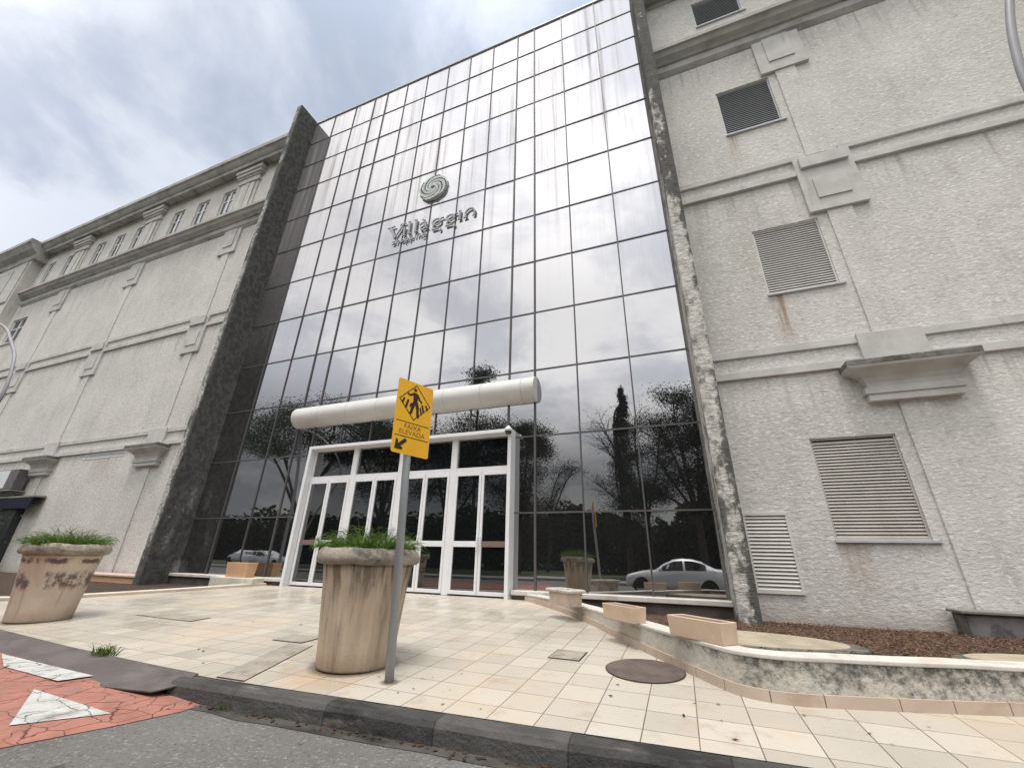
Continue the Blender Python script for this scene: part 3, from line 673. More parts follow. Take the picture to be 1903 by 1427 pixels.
MB().tube([(-41.45, YF - .58, 11.7)] + ring + [(-43.75, YF - .58, 11.7)], .12, 6).build("arched_frame", CORNICE, tw)
MB().add([(-43.6, YF - .4, 11.7), (-41.6, YF - .4, 11.7), (-41.6, YF - .4, 14.0), (-43.6, YF - .4, 14.0)], [(0, 1, 2, 3)]).sheet("pane", WINGLASS, tw)

# ------------------------------------------------------------------ curtain wall
CX = [-15.19, -13.88, -12.54, -11.38, -10.64, -9.49, -8.37, -7.24, -6.12, -5.0, -3.87, -3.13, -1.97, -0.63, 0.757]
CZ = [-0.66, 1.0, 2.87, 4.72, 6.56, 8.42, 10.30, 12.19, 14.07, 15.96, 17.60, 19.22, 20.80]
rnd = random.Random(11)
m = MB()
for i in range(len(CX) - 1):
    for j in range(len(CZ) - 1):
        tx, tz = rnd.uniform(-.0035, .0035), rnd.uniform(-.0045, .0045)
        a, b, c, d = CX[i], CX[i + 1], CZ[j], CZ[j + 1]; w, h = (b - a) / 2, (d - c) / 2
        m.add([(a, YF - tx * w - tz * h, c), (b, YF + tx * w - tz * h, c), (b, YF + tx * w + tz * h, d), (a, YF - tx * w + tz * h, d)], [(0, 1, 2, 3)])
cw = m.sheet("curtain_wall", GLASS, B)
m = MB()
for i, x in enumerate(CX[1:-1]):
    w = 0.05 if i in (2, 3, 9, 10) else 0.032
    if -10.2 < x < -3.9: m.box(x - w / 2, x + w / 2, YF - .03, YF + .02, 3.06, 20.8)
    else: m.box(x - w / 2, x + w / 2, YF - .03, YF + .02, -.66, 20.8)
for z in CZ[1:-1]:
    for a, b in zip(CX, CX[1:]):
        if z < 3.0 and -10.3 < (a + b) / 2 < -3.9: continue
        m.box(a + .02, b - .02, YF - .022, YF + .02, z - .018, z + .018)
m.build("mullion_grid", ALU, cw)
MB().box(-15.19, .757, YF - .05, YF + .6, 20.79, 20.86).build("top_capping", plain("capping_metal", (.45, .46, .47), .4, .5), cw)
# the two fins
part(MB().box(-15.50, -15.192, 8.60, YF + .3, -1.35, 20.95), "side_fin", [FIN_L], bevel=0.02)
m = MB(); m.box(-15.502, -15.21, 8.592, 8.602, -1.35, 20.93); part(m, "fin_edge", FIN_EDGE)
part(MB().box(.757, 1.095, 8.60, YF + .3, -1.35, 20.95), "side_fin", FIN_R, bevel=0.03)
# sill, plinth
part(MB().box(-3.62, .757, 9.36, YF + .02, -.745, -.655), "sill_coping", COPING, bevel=.012)
part(MB().box(-3.62, .757, 9.44, YF + .02, -1.3, -.746), "plinth", DARKWALL)
part(MB().box(-15.19, -10.42, 9.34, YF + .02, -.735, -.655), "sill_coping", COPING, bevel=.012)
part(MB().box(-15.19, -10.42, 9.42, YF + .02, -1.3, -.736), "plinth", DARKWALL)
part(MB().box(-12.75, -11.05, 8.98, 9.36, -1.2, -.66), "stone_block", WALLPALE, bevel=.02)

# ------------------------------------------------------------------ entrance
FX0, FX1, FZ = -10.36, -3.66, 3.04
m = MB(); y0, y1 = 9.28, YF + .01
m.box(FX0, FX0 + .10, y0, y1, -.86, FZ); m.box(FX1 - .09, FX1, y0, y1, -.86, FZ); m.box(FX0 + .10, FX1 - .09, y0, y1, FZ - .09, FZ)
ef = part(m, "entrance_frame", WHITE, bevel=.006)
m = MB()
bx = [-10.26, -8.67, -7.01, -5.35, -3.75]
for x in bx[1:-1]: m.box(x - .085, x + .085, 9.47, 9.57, -.83, FZ - .09)
m.box(FX0 + .10, FX1 - .09, 9.49, 9.57, 2.02, 2.14)
for i in range(4): m.box(bx[i] + (0 if i == 0 else .085), bx[i + 1] - (0 if i == 3 else .085), 9.50, 9.57, FZ - .125, FZ - .091)
m.box(FX0 + .10, FX0 + .13, 9.50, 9.57, -.83, FZ - .09)
MBm = m.build("transom_bars", WHITE, ef, bevel=.005)
MB().add([(-10.26, 9.54, 2.1), (-3.75, 9.54, 2.1), (-3.75, 9.54, 2.93), (-10.26, 9.54, 2.93)], [(0, 1, 2, 3)]).sheet("transom_pane", DOORGLASS, ef)
def door(a, b, brown):
    m = MB(); s = .065; y0, y1 = 9.46, 9.52
    m.box(a, a + s, y0, y1, -.80, 2.015); m.box(b - s, b, y0, y1, -.80, 2.015)
    m.box(a + s, b - s, y0, y1, 1.925, 2.015); m.box(a + s, b - s, y0, y1, -.80, -.72)
    d = m.build("door", WHITE, B, bevel=.004)
    MB().add([(a + s, y0 + .03, -.72), (b - s, y0 + .03, -.72), (b - s, y0 + .03, 1.925), (a + s, y0 + .03, 1.925)], [(0, 1, 2, 3)]).sheet("pane", DOORGLASS, d)
    MB().box(a + s, b - s, y0 + .004, y1 - .02, .225, .355).build("push_rail", RAILBROWN if brown else RAIL, d, bevel=.004)
    return d
for i in range(4):
    a = bx[i] + (.03 if i == 0 else .09); b = bx[i + 1] - (.01 if i == 3 else .09); c = (a + b) / 2
    d1 = door(a, c - .006, i == 0); d2 = door(c + .006, b, i == 3)
    MB().box(c - .055, c - .025, 9.42, 9.458, .16, .46).build("handle", RAIL, d1, bevel=.004)
    MB().box(c + .025, c + .055, 9.42, 9.458, .16, .46).build("handle", RAIL, d2, bevel=.004)
# half-round canopy
m = MB(); n = 18; r = .355; zc = 4.14
pr = [(YF - r * 1.06 * math.sin(t * math.pi / n), zc + r * math.cos(t * math.pi / n)) for t in range(n + 1)]
joints = [-11.42, -10.35, -9.2, -8.05, -6.9, -5.75, -4.6, -3.42, -3.06]
for a, b in zip(joints, joints[1:]): m.prism_x(pr, a + .004, b - .004)
cn = part(m, "canopy", CANOPY)
for p in cn.data.polygons: p.use_smooth = len(p.vertices) == 4
cn.data.set_sharp_from_angle(angle=R(40)) if hasattr(cn.data, 'set_sharp_from_angle') else None
pr2 = [(YF - (r - .012) * 1.06 * math.sin(t * math.pi / n), zc + (r - .012) * math.cos(t * math.pi / n)) for t in range(n + 1)]
MB().prism_x(pr2, joints[0] + .01, joints[-1] - .01).build("joint_lining", GROOVE, cn)

# ------------------------------------------------------------------ shop sign on the glass
sg = thing("shop_sign", "pale swirl emblem over raised grey letters fixed to the mirrored glass", "sign", (-7.24, 9.5, 10.6))
def ribbon(m, pts, w, y0, y1):
    pts = [Vector((p[0], p[1])) for p in pts]; ws = w if isinstance(w, (list, tuple)) else [w] * len(pts)
    l, r_ = [], []
    for i, p in enumerate(pts):
        t = (pts[min(i + 1, len(pts) - 1)] - pts[max(i - 1, 0)]).normalized(); nn = Vector((-t.y, t.x)) * ws[i] / 2
        l.append(p + nn); r_.append(p - nn)
    k = len(pts)
    vs = [(q.x, y0, q.y) for q in l] + [(q.x, y0, q.y) for q in r_] + [(q.x, y1, q.y) for q in l] + [(q.x, y1, q.y) for q in r_]
    fs = []
    for i in range(k - 1):
        fs += [(i, i + 1, k + i + 1, k + i), (2 * k + i, 3 * k + i, 3 * k + i + 1, 2 * k + i + 1), (i, 2 * k + i, 2 * k + i + 1, i + 1), (k + i, k + i + 1, 3 * k + i + 1, 3 * k + i)]
    fs += [(0, k, 3 * k, 2 * k), (k - 1, 3 * k - 1, 4 * k - 1, 2 * k - 1)]
    m.add(vs, fs)
def arc(cx, cz, rx, rz, a0, a1, n=14): return [(cx + rx * math.cos(R(a0 + (a1 - a0) * i / n)), cz + rz * math.sin(R(a0 + (a1 - a0) * i / n))) for i in range(n + 1)]
ctr = (-7.20, 13.03)
m = MB(); arms = 5
for k in range(arms):
    inner, outer = [], []
    nn = 22
    for i in range(nn + 1):
        t = i / nn; rr = .10 + .52 * t
        sw = -1.25 * math.pi * t ** 0.9
        base = 2 * math.pi * k / arms + sw
        gap = 0.013 / rr
        wid = 2 * math.pi / arms - gap * 2 - (0.55 * max(0, t - .75) / .25 if t > .75 else 0)
        inner.append((ctr[0] + rr * math.cos(base + gap), ctr[1] + rr * math.sin(base + gap)))
        outer.append((ctr[0] + rr * math.cos(base + gap + wid), ctr[1] + rr * math.sin(base + gap + wid)))
    q = nn + 1; y0, y1 = 9.47, 9.53
    vs = [(p[0], y0, p[1]) for p in inner] + [(p[0], y0, p[1]) for p in outer] + [(p[0], y1, p[1]) for p in inner] + [(p[0], y1, p[1]) for p in outer]
    fs = []
    for i in range(nn):
        fs += [(i, i + 1, q + i + 1, q + i), (2 * q + i, 3 * q + i, 3 * q + i + 1, 2 * q + i + 1), (i, 2 * q + i, 2 * q + i + 1, i + 1), (q + i, q + i + 1, 3 * q + i + 1, 3 * q + i)]
    fs += [(0, q, 3 * q, 2 * q), (nn, 3 * q - 1 - 0, 4 * q - 1, q + nn)] if False else [(0, q, 3 * q, 2 * q), (nn, 2 * q + nn, 3 * q + nn, q + nn)]
    m.add(vs, fs)
m.lathe([(0, 0), (.60, 0), (.60, .05), (0, .05)], (0, 0, 0), 40)
nv = 40 * 4
for i in range(len(m.v) - nv, len(m.v)):
    x, y, z = m.v[i]; m.v[i] = (ctr[0] + x, 9.535 + z, ctr[1] + y)
m.build("emblem", SIGNGREY, sg)
Y0, Y1 = 9.51, 9.56
def letter(strokes, name="letter", mat=LETTER):
    m = MB()
    for i, (p, w) in enumerate(strokes): ribbon(m, p, [q * .82 for q in w] if isinstance(w, list) else w * .82, Y0 + i * .003, Y1 + i * .002)
    m.build(name, mat, sg)
letter([([(-9.06, 11.60), (-8.74, 11.62)], .06), ([(-8.93, 11.60), (-8.80, 11.30), (-8.69, 11.03)], [.13, .12, .09]), ([(-8.69, 11.03), (-8.50, 11.36), (-8.36, 11.60)], [.06, .06, .09]), ([(-8.50, 11.61), (-8.24, 11.63)], .06)])
letter([([(-8.36, 11.40), (-8.27, 11.42)], .05), ([(-8.27, 11.42), (-8.275, 11.03)], .085), ([(-8.32, 11.02), (-8.20, 11.05)], .05)])
letter([([(-8.14, 11.62), (-8.06, 11.64)], .05), ([(-8.06, 11.64), (-8.05, 11.05)], .085), ([(-8.09, 11.03), (-7.97, 11.06)], .05)])
letter([([(-7.86, 11.62), (-7.78, 11.64)], .05), ([(-7.78, 11.64), (-7.775, 11.06)], .085), ([(-7.81, 11.03), (-7.69, 11.07)], .05)])
letter([(arc(-7.45, 11.27, .13, .11, 170, 20), .06), ([(-7.33, 11.32), (-7.32, 11.10), (-7.22, 11.04)], [.09, .08, .05]), (arc(-7.44, 11.12, .11, .08, 60, 330), .06), ([(-7.50, 11.56), (-7.38, 11.47)], [.08, .04])])
for gx in (-6.87, -6.30):
    letter([(arc(gx, 11.22, .17, .14, 0, 360, 22), .065), ([(gx + .14, 11.30), (gx + .20, 11.35), (gx + .29, 11.33)], [.05, .05, .06]), ([(gx - .17, 10.90), (gx + .12, 10.90)], [.08, .05]), ([(gx - .08, 11.07), (gx - .15, 11.0)], .045), (arc(gx + .10, 10.82, .10, .09, 60, -60), .05), ])
letter([([(-5.98, 11.40), (-5.91, 11.43)], .05), ([(-5.91, 11.44), (-5.92, 11.05)], .085), ([(-5.97, 11.02), (-5.85, 11.05)], .05)])
letter([([(-5.76, 11.02), (-5.62, 11.04)], .05), ([(-5.69, 11.02)] + arc(-5.51, 11.20, .18, .19, 180, -30), .07), ([(-5.40, 11.02), (-5.33, 11.06), (-5.34, 11.13)], [.07, .09, .07])])
Y0, Y1 = 9.52, 9.56
sx = -8.76; h2, wd = 10.71, .035
def small(k, x):
    b = h2 + (x + 8.76) * 0.02
    if k == 's': return [([(x + .13, b + .13), (x + .04, b + .15), (x + .03, b + .10), (x + .12, b + .06), (x + .11, b + .01), (x + .01, b + .02)], wd)]
    if k == 'h': return [([(x + .02, b + .24), (x + .02, b)], wd), ([(x + .035, b + .10), (x + .08, b + .15), (x + .13, b + .12), (x + .13, b)], wd)]
    if k == 'o': return [(arc(x + .08, b + .075, .06, .065, 0, 360, 14), wd)]
    if k == 'p': return [([(x + .02, b + .15), (x + .02, b - .09)], wd), (arc(x + .085, b + .075, .055, .065, 160, -160, 12), wd)]
    if k == 'i': return [([(x + .05, b + .15), (x + .05, b)], wd), ([(x + .05, b + .20), (x + .05, b + .23)], wd)]
    if k == 'n': return [([(x + .02, b + .15), (x + .02, b)], wd), ([(x + .035, b + .10), (x + .08, b + .15), (x + .13, b + .12), (x + .13, b)], wd)]
    if k == 'g': return [(arc(x + .075, b + .09, .055, .055, 0, 360, 12), wd), ([(x + .145, b + .15), (x + .145, b - .05), (x + .08, b - .09), (x + .02, b - .07)], wd)]
for ch, dx_ in zip("shopping", (0, .19, .39, .58, .78, .98, 1.12, 1.32)): letter(small(ch, sx + dx_), "small_letter")

# dome camera on the door frame
sc_ = thing("security_camera", "white dome security camera at the right end of the entrance frame", "camera", (-3.70, 9.16, 2.86))
c0 = (-3.70, 9.18, 0)
MB().lathe([(0, 3.075), (.03, 3.07), (.045, 3.04), (.095, 3.0), (.10, 2.93), (.085, 2.925), (0, 2.925)], c0, 24).build("housing", CAMWHITE, sc_, smooth=True)
MB().lathe([(.082, 2.924), (.078, 2.89), (.05, 2.855), (0, 2.84)], c0, 24).build("dome", CAMDARK, sc_, smooth=True)
MB().box(-3.735, -3.665, 9.20, 9.279, 2.96, 3.03).build("bracket", CAMWHITE, sc_)

# ------------------------------------------------------------------ retaining wall right of the entrance
def offset(path, d):
    out = []
    for i, p in enumerate(path):
        a = Vector(path[max(i - 1, 0)]); b = Vector(path[min(i + 1, len(path) - 1)]); t = (b - a).normalized()
        out.append((p[0] - t.y * d, p[1] + t.x * d))
    return out
def smooth_path(P, n=3):
    for _ in range(n):
        Q = [P[0]]
        for a, b in zip(P, P[1:]):
            Q += [(a[0] * .75 + b[0] * .25, a[1] * .75 + b[1] * .25), (a[0] * .25 + b[0] * .75, a[1] * .25 + b[1] * .75)]
        P = Q + [P[-1]]
    return P
WP = smooth_path(WALLP, 2)
def band(path, o0, o1, zlo, zhi, d=0.0):
    a, b = offset(path, o0), offset(path, o1); m = MB(); vs = []
    for (x0, y0), (x1, y1) in zip(a, b):
        l = zlo(x0, y0); h = zhi(x0, y0)
        vs += [(x0, y0, l), (x0, y0, h), (x1, y1, h), (x1, y1, l)]
    k = len(path); fs = []
    for i in range(k - 1):
        for j in range(4): fs.append((i * 4 + j, i * 4 + (j + 1) % 4, (i + 1) * 4 + (j + 1) % 4, (i + 1) * 4 + j))
    fs += [(0, 1, 2, 3), tuple((k - 1) * 4 + q for q in (3, 2, 1, 0))]
    return m.add(vs, fs)
WT = -0.705
rw = thing("retaining_wall", "low mould-streaked rendered wall curving from the doors along the mulch bed", "wall", (0, 5.5, -1.1))
def wtop(x, y): return WT - 0.03 + (0.012 * mnoise.noise(Vector((x * 2.1, y * 2.1, 0)))) - 0.006
band(WP, 0.0, 0.22, lambda x, y: pz(y) - .2, wtop).build("wall_body", [WALLDIRT], rw)
band(WP, -0.012, 0.235, lambda x, y: wtop(x, y) + .001, lambda x, y: wtop(x, y) + .034).build("coping", COPING, rw, bevel=.008)
# skirting tiles, each ~0.36 m
segs = []; acc = 0; cur = [WP[0]]
for a, b in zip(WP, WP[1:]):
    cur.append(b); acc += (Vector(b) - Vector(a)).length
    if acc > .36: segs.append(cur); cur = [b]; acc = 0
m = MB()
for s_ in segs:
    a, b = Vector(s_[0]), Vector(s_[-1]); t = (b - a).normalized()
    s2 = [tuple(a + t * .004)] + s_[1:-1] + [tuple(b - t * .004)]
    q = band(s2, -0.022, -0.001, lambda x, y: pz(y) - .03, lambda x, y: pz(y) + .085)
    m.add(q.v, q.f)
m.build("skirting", SKIRT, rw)
# mulch bed behind it
def mz(x, y): return -0.80 - (y - 5) * 0.037
wi = offset(WP, .10)
bed = [(x, y) for x, y in wi if x > -2.9] + [(16, 9.6), (-2.95, 9.6)]
o = poly_sheet("mulch_bed", [(x, y, 0) for x, y in bed], MULCH)
bm = bmesh.new(); bm.from_mesh(o.data)
for _ in range(5):
    es = [e for e in bm.edges if e.calc_length() > .16]
    if not es: break
    bmesh.ops.subdivide_edges(bm, edges=es, cuts=1); bmesh.ops.triangulate(bm, faces=[f for f in bm.faces if len(f.verts) > 3])
for v in bm.verts:
    x, y = v.co.x, v.co.y; v.co.z = mz(x, y) + .03 * mnoise.noise(Vector((x * 6, y * 6, 0))) + .02 * mnoise.noise(Vector((x * 15, y * 15, 3)))
bm.to_mesh(o.data); bm.free(); kind(o, 'stuff')
# bark chips scattered on the mulch
chips = MB(); rnd = random.Random(3)
for _ in range(9000):
    x = rnd.uniform(0.6, 4.6); y = rnd.uniform(5.0, 9.5)
    if x > 0.757 and x < 1.1 and y > 8.5: continue
    if y < 4.95 + max(0, (x - .8)) * .30: continue
    a = rnd.uniform(0, 6.28); l = rnd.uniform(.006, .019); w = l * rnd.uniform(.3, .6); u = Vector((math.cos(a), math.sin(a), rnd.uniform(-.5, .5))) * l; v_ = Vector((-math.sin(a), math.cos(a), rnd.uniform(-.5, .5))) * w
    p = Vector((x, y, mz(x, y) + .028 + rnd.uniform(-.01, .01)))
    chips.add([p - u - v_, p + u - v_, p + u + v_, p - u + v_], [(0, 1, 2, 3)])
CHIP = leaf_mat("bark_chip", (0.045, 0.028, 0.019), (0.25, 0.155, 0.10))
kind(chips.sheet("bark_chips", CHIP), 'stuff')
# flat oval slabs with a dark mossy edging lying in the mulch
def oval(cx, cy, rx, ry, ang, label):
    t = thing("oval_slab", label, "slab", (cx, cy, mz(cx, cy)), "oval slabs in the mulch bed")
    for nm, k, zt, mt in (("mossy_edging", 1.0, .045, BLACKMOSS), ("slab_top", .86, .062, SANDY)):
        m = MB(); n = 40; vs = []
        for z in (mz(cx, cy) - .05, mz(cx, cy) + zt):
            for i in range(n):
                a = 2 * math.pi * i / n; x, y = rx * k * math.cos(a), (ry - (1 - k) * rx * .6) * math.sin(a)
                vs.append((cx + x * math.cos(ang) - y * math.sin(ang), cy + x * math.sin(ang) + y * math.cos(ang), z - (cy - cy)))
        fs = [(i, (i + 1) % n, n + (i + 1) % n, n + i) for i in range(n)] + [tuple(range(n, 2 * n))]
        m.add(vs, fs).build(nm, mt, t, bevel=.01)
BLACKMOSS = surf("mossy_concrete", (0.13, 0.135, 0.11), [((0.06, 0.07, 0.05), (5, 5, 5), 0.45, 0.65, 0.7)], .95, .15, 4.0, ((25, 25, 25), .6, .02))
SANDY = surf("sandy_slab", (0.36, 0.31, 0.23), [((0.25, 0.22, 0.16), (3, 3, 3), 0.48, 0.7, 0.6)], .95, .1, 4.0, ((30, 30, 30), .3, .01))
oval(0.55, 6.05, 1.15, .62, R(-2), "sandy oval slab with mossy edging behind the longest peach tub")
oval(3.05, 6.05, .75, .32, R(14), "small mossy oval slab at the right end of the mulch bed")

# tubs standing on the retaining wall
def tub(A, Bp, wdt, z0, h, mat, name, label, lip=None, group="flower tubs on the low wall", flare=.012):
    A, Bp = Vector((*A, 0)), Vector((*Bp, 0)); u = (Bp - A); ln = u.length; u.normalize(); v = Vector((-u.y, u.x, 0))
    t = thing(name, label, "flower tub", tuple(A + u * ln / 2 + v * wdt / 2 + Vector((0, 0, z0))), group)
    def P(a, b, c): return A + u * a + v * b + Vector((0, 0, c))
    m = MB(); th = .028
    def ring(o, z): return [P(-o, -o, z), P(ln + o, -o, z), P(ln + o, wdt + o, z), P(-o, wdt + o, z)]
    vs = ring(0, z0) + ring(flare, z0 + h) + ring(flare - th, z0 + h) + ring(flare - th, z0 + h - .05)
    fs = [(3, 2, 1, 0)] + [(k * 4 + j, k * 4 + (j + 1) % 4, k * 4 + 4 + (j + 1) % 4, k * 4 + 4 + j) for k in range(3) for j in range(4)]
    m.add(vs, fs).build("tub_body", mat, t, bevel=.006)
    MB().add(ring(flare - th + .002, z0 + h - .045), [(0, 1, 2, 3)]).sheet("soil", SOIL, t)
    if lip:
        m = MB(); pts = ring(flare + .012, z0 + h - .012)
        vs2 = ring(flare + .03, z0 + h - .035) + ring(flare + .045, z0 + h - .005) + ring(flare + .03, z0 + h + .02) + ring(flare - .03, z0 + h + .012) + ring(flare - .035, z0 + h - .03)
        fs = [(k * 4 + j, k * 4 + (j + 1) % 4, k * 4 + 4 + (j + 1) % 4, k * 4 + 4 + j) for k in range(4) for j in range(4)]
        m.add(vs2, fs).build("lip", lip, t, bevel=.01)
    return t
tub((-2.22, 7.60), (-1.78, 7.24), .24, -.705, .23, OLDTUB, "flower_tub", "weathered stone tub with a thick flared lip nearest the doors", OLDRIM)
tub((-1.08, 6.27), (-0.66, 5.85), .20, -.705, .175, TERRA, "flower_tub", "shorter plain peach tub in the middle of the low wall")
tub((-0.22, 5.26), (0.25, 4.81), .20, -.705, .185, TERRA, "flower_tub", "longest plain peach tub at the bend of the low wall")
tub((-12.25, 9.06), (-11.45, 9.06), .26, -.66, .38, TERRA_O, "flower_tub", "orange terracotta tub on the pale stone block left of the doors", None, "flower tubs on the low wall", .03)

# left side: low tiled ledge, bed and long planter box
LP = smooth_path(LEDGEP, 2)[::-1]
lw = thing("low_ledge", "low weathered ledge with tiled edge left of the entrance", "ledge", (-14, 5.5, -1.0))
band(LP, 0.0, 0.34, lambda x, y: pz(y) - .2, lambda x, y: pz(y) + .06).build("ledge_body", WALLPALE, lw, bevel=.008)
band(LP, -.02, -.001, lambda x, y: pz(y) - .05, lambda x, y: pz(y) + .052).build("tiled_edge", SKIRT, lw)
bl = [(x, y, pz(y) - .05) for x, y in offset(LP, .2)] + [(-11.0, 9.6, -.95), (-47, 9.6, -.95)]
o = poly_sheet("soil_bed", bl, SOIL); kind(o, 'structure')
t = thing("long_planter_box", "long terracotta planter box with pink rim against the left stucco wall", "planter box", (-17.3, 9.0, -1.1))
MB().box(-18.9, -15.62, 8.82, 9.5, -1.13, -.80).build("box_body", TERRA_O, t, bevel=.01)
MB().box(-18.95, -15.57, 8.78, 9.52, -.80, -.745).build("rim", surf("pink_rim", (.55, .42, .36), [((.2, .15, .13), (3, 3, 3), .5, .7, .6)], .8), t, bevel=.01)
t = thing("dark_planter_trough", "dark stained stone trough against the right stucco wall", "planter trough", (4.9, 9.2, -.95))
STAIND = surf("soot_stone", (0.17, 0.165, 0.155), [((0.26, 0.25, 0.235), (2.2, 2.2, 3), .52, .72, .7), ((.045, .045, .045), (4, 4, 4), .45, .65, .7)], .95, .15, 3.0)
MB().box(3.93, 6.4, 9.14, 9.54, -1.05, -.64).build("trough_body", STAIND, t, bevel=.012)
MB().box(3.87, 6.45, 9.09, 9.545, -.64, -.595).build("rim", surf("soot_rim", (.22, .21, .195), [((.10, .10, .09), (4, 4, 4), .5, .7, .6)], .9), t, bevel=.012)

# ------------------------------------------------------------------ ferns, planters, weeds
def fern(m, c, rr, hh, n, rnd, droop=0):
    for _ in range(n):
        a = rnd.uniform(0, 6.283); r0 = rr * math.sqrt(rnd.random()) * .92
        p = Vector((c[0] + r0 * math.cos(a), c[1] + r0 * math.sin(a), c[2]))
        out = Vector((math.cos(a), math.sin(a), 0)) * (r0 / rr) + Vector((rnd.uniform(-.6, .6), rnd.uniform(-.6, .6), 0))
        ln = hh * rnd.uniform(.55, 1.25) * (1.1 - .35 * (r0 / rr)); k = 7; pts = []
        dv = Vector((0, 0, 1)) + out * rnd.uniform(.05, .75)
        for i in range(k + 1):
            pts.append(p.copy()); dv = (dv + out * .15 - Vector((0, 0, .13 + droop * .1)) * i * .36).normalized(); p = p + dv * ln / k
        for i in range(1, k + 1):
            t = (pts[i] - pts[i - 1]); tn = t.normalized(); sd = tn.cross(Vector((rnd.uniform(-1, 1), rnd.uniform(-1, 1), .6))).normalized()
            m.add([pts[i - 1] - sd * .0018, pts[i - 1] + sd * .0018, pts[i] + sd * .0012, pts[i] - sd * .0012], [(0, 1, 2, 3)])
            for q in range(4):
                for s_ in (-1, 1):
                    b = pts[i - 1] + t * (q / 4.0); l2 = .024 * (1.15 - i / (k + 1)) * rnd.uniform(.6, 1.3)
                    d = (sd * s_ + tn * .75 + Vector((0, 0, rnd.uniform(-.35, .35)))).normalized() * l2; w = tn.cross(d).normalized().cross(d).normalized() * l2 * .13
                    m.add([b, b + d * .5 + w, b + d, b + d * .5 - w], [(0, 1, 2, 3)])
def planter(c, gz, mat, label, flabel, rim_amp, seed, parent_group):
    t = thing("round_planter", label, "planter", (c[0], c[1], gz), "large round concrete planters")
    top = .06 - gz - .0     # rim top at eye level
    hgt = .065 - gz
    def wob(r_, z, a):
        if z < hgt - .24: return r_, z
        k = mnoise.noise(Vector((math.cos(a) * 2.3 + seed, math.sin(a) * 2.3, z * 3))) + .6 * mnoise.noise(Vector((math.cos(a) * 7 + seed, math.sin(a) * 7, z * 9)))
        return r_ + rim_amp * k, z + rim_amp * k * .8
    body = [(0, 0), (.375, 0), (.388, .02), (.40, .20), (.425, .45), (.455, .75), (.483, hgt - .20), (.487, hgt - .15), (.47, hgt - .15)]
    MB().lathe(body, (c[0], c[1], gz), 56).build("pot", mat, t, smooth=True)
    rim = [(.46, hgt - .165), (.535, hgt - .160), (.562, hgt - .13), (.566, hgt - .09), (.545, hgt - .035), (.52, hgt - .008), (.49, hgt), (.455, hgt - .01), (.44, hgt - .06), (.44, hgt - .12)]
    MB().lathe(rim, (c[0], c[1], gz), 72, 0, wob).build("rim", RIM, t, smooth=True)
    m = MB(); m.lathe([(0, hgt - .055), (.25, hgt - .05), (.45, hgt - .07)], (c[0], c[1], gz), 32); m.build("soil", SOIL, t, smooth=True)
    f = MB(); rn = random.Random(seed); fern(f, (c[0], c[1], gz + hgt - .06), .46, .36, 760, rn, .6)
    for _ in range(3):
        a = rn.uniform(0, 6.28) if seed != 5 else R(215) + rn.uniform(-.35, .35)
        fern(f, (c[0] + .46 * math.cos(a), c[1] + .46 * math.sin(a), gz + hgt - .03), .10, .24, 26, rn, 2.2)
    o = f.sheet("fern", FERN); tag(o, flabel, "plant", "ferns in the round planters")
planter((-3.37, 4.19), pz(4.19) - .003, POT, "large round planter with brown vertical streaks beside the yellow sign pole", "feathery green fern spilling from the planter beside the sign pole", .016, 5, "")
planter((-9.72, 4.25), pz(4.25) - .003, POT_B, "large round planter with black mould blotches at far left", "feathery green fern in the mould-blotched planter at far left", .014, 9, "")
f = MB(); rn = random.Random(4)
for _ in range(150):
    a = rn.uniform(0, 6.28); r0 = .09 * rn.random(); p = Vector((-6.2 + r0 * math.cos(a) * 2.0, 3.40 + r0 * math.sin(a), pz(3.4) + .002))
    d = Vector((rn.uniform(-.8, .8), rn.uniform(-.6, .6), 1)).normalized(); l = rn.uniform(.05, .15); sd = d.cross(Vector((rn.uniform(-1, 1), rn.uniform(-1, 1), 0))).normalized() * .004
    q = p + d * l * .6; e = q + (d + Vector((d.x, d.y, -.8))).normalized() * l * .5
    f.add([p - sd, p + sd, q + sd, q - sd], [(0, 1, 2, 3)]); f.add([q - sd, q + sd, e], [(0, 1, 2)])
tag(f.sheet("weed", WEED), "small tuft of weeds sprouting where the tiles meet the rusty plate", "weed")
f = MB()
for _ in range(40):
    p = Vector((-3.86 + rn.uniform(-.06, .06), 3.14 + rn.uniform(-.02, .02), RZ + .005)); d = Vector((rn.uniform(-.8, .8), rn.uniform(-1, .1), .8)).normalized(); l = rn.uniform(.02, .05); sd = d.cross(Vector((0, 0, 1))).normalized() * .004
    f.add([p - sd, p + sd, p + d * l], [(0, 1, 2)])
tag(f.sheet("weed", WEED), "tiny weed growing in the gutter at the foot of the kerb", "weed")

# fallen leaves
LEAFLITTER = leaf_mat("leaf_litter", (.05, .03, .02), (.13, .07, .035))
rn = random.Random(21)
lt = MB()
for _ in range(46):
    x = rn.uniform(-7, 2.2); y = rn.uniform(3.5, 4.6) if x > -3 else rn.uniform(3.5, 6)
    a = rn.uniform(0, 6.28); l = rn.uniform(.012, .03); u = Vector((math.cos(a), math.sin(a), .1)) * l; v_ = Vector((-math.sin(a), math.cos(a), .15)) * l * .4; p = Vector((x, y, pz(y) + .008))
    lt.add([p - u, p + v_, p + u, p - v_], [(0, 1, 2, 3)])
for _ in range(160):
    x = rn.uniform(-4.4, 1.0); y = kerb_y(x) - .18 - abs(rn.gauss(0, .05)); a = rn.uniform(0, 6.28); l = rn.uniform(.008, .03); u = Vector((math.cos(a), math.sin(a), .1)) * l; v_ = Vector((-math.sin(a), math.cos(a), .15)) * l * .5; p = Vector((x, y, RZ + .012))
    lt.add([p - u, p + v_, p + u, p - v_], [(0, 1, 2, 3)])
kind(lt.sheet("leaf_litter", LEAFLITTER), 'stuff')

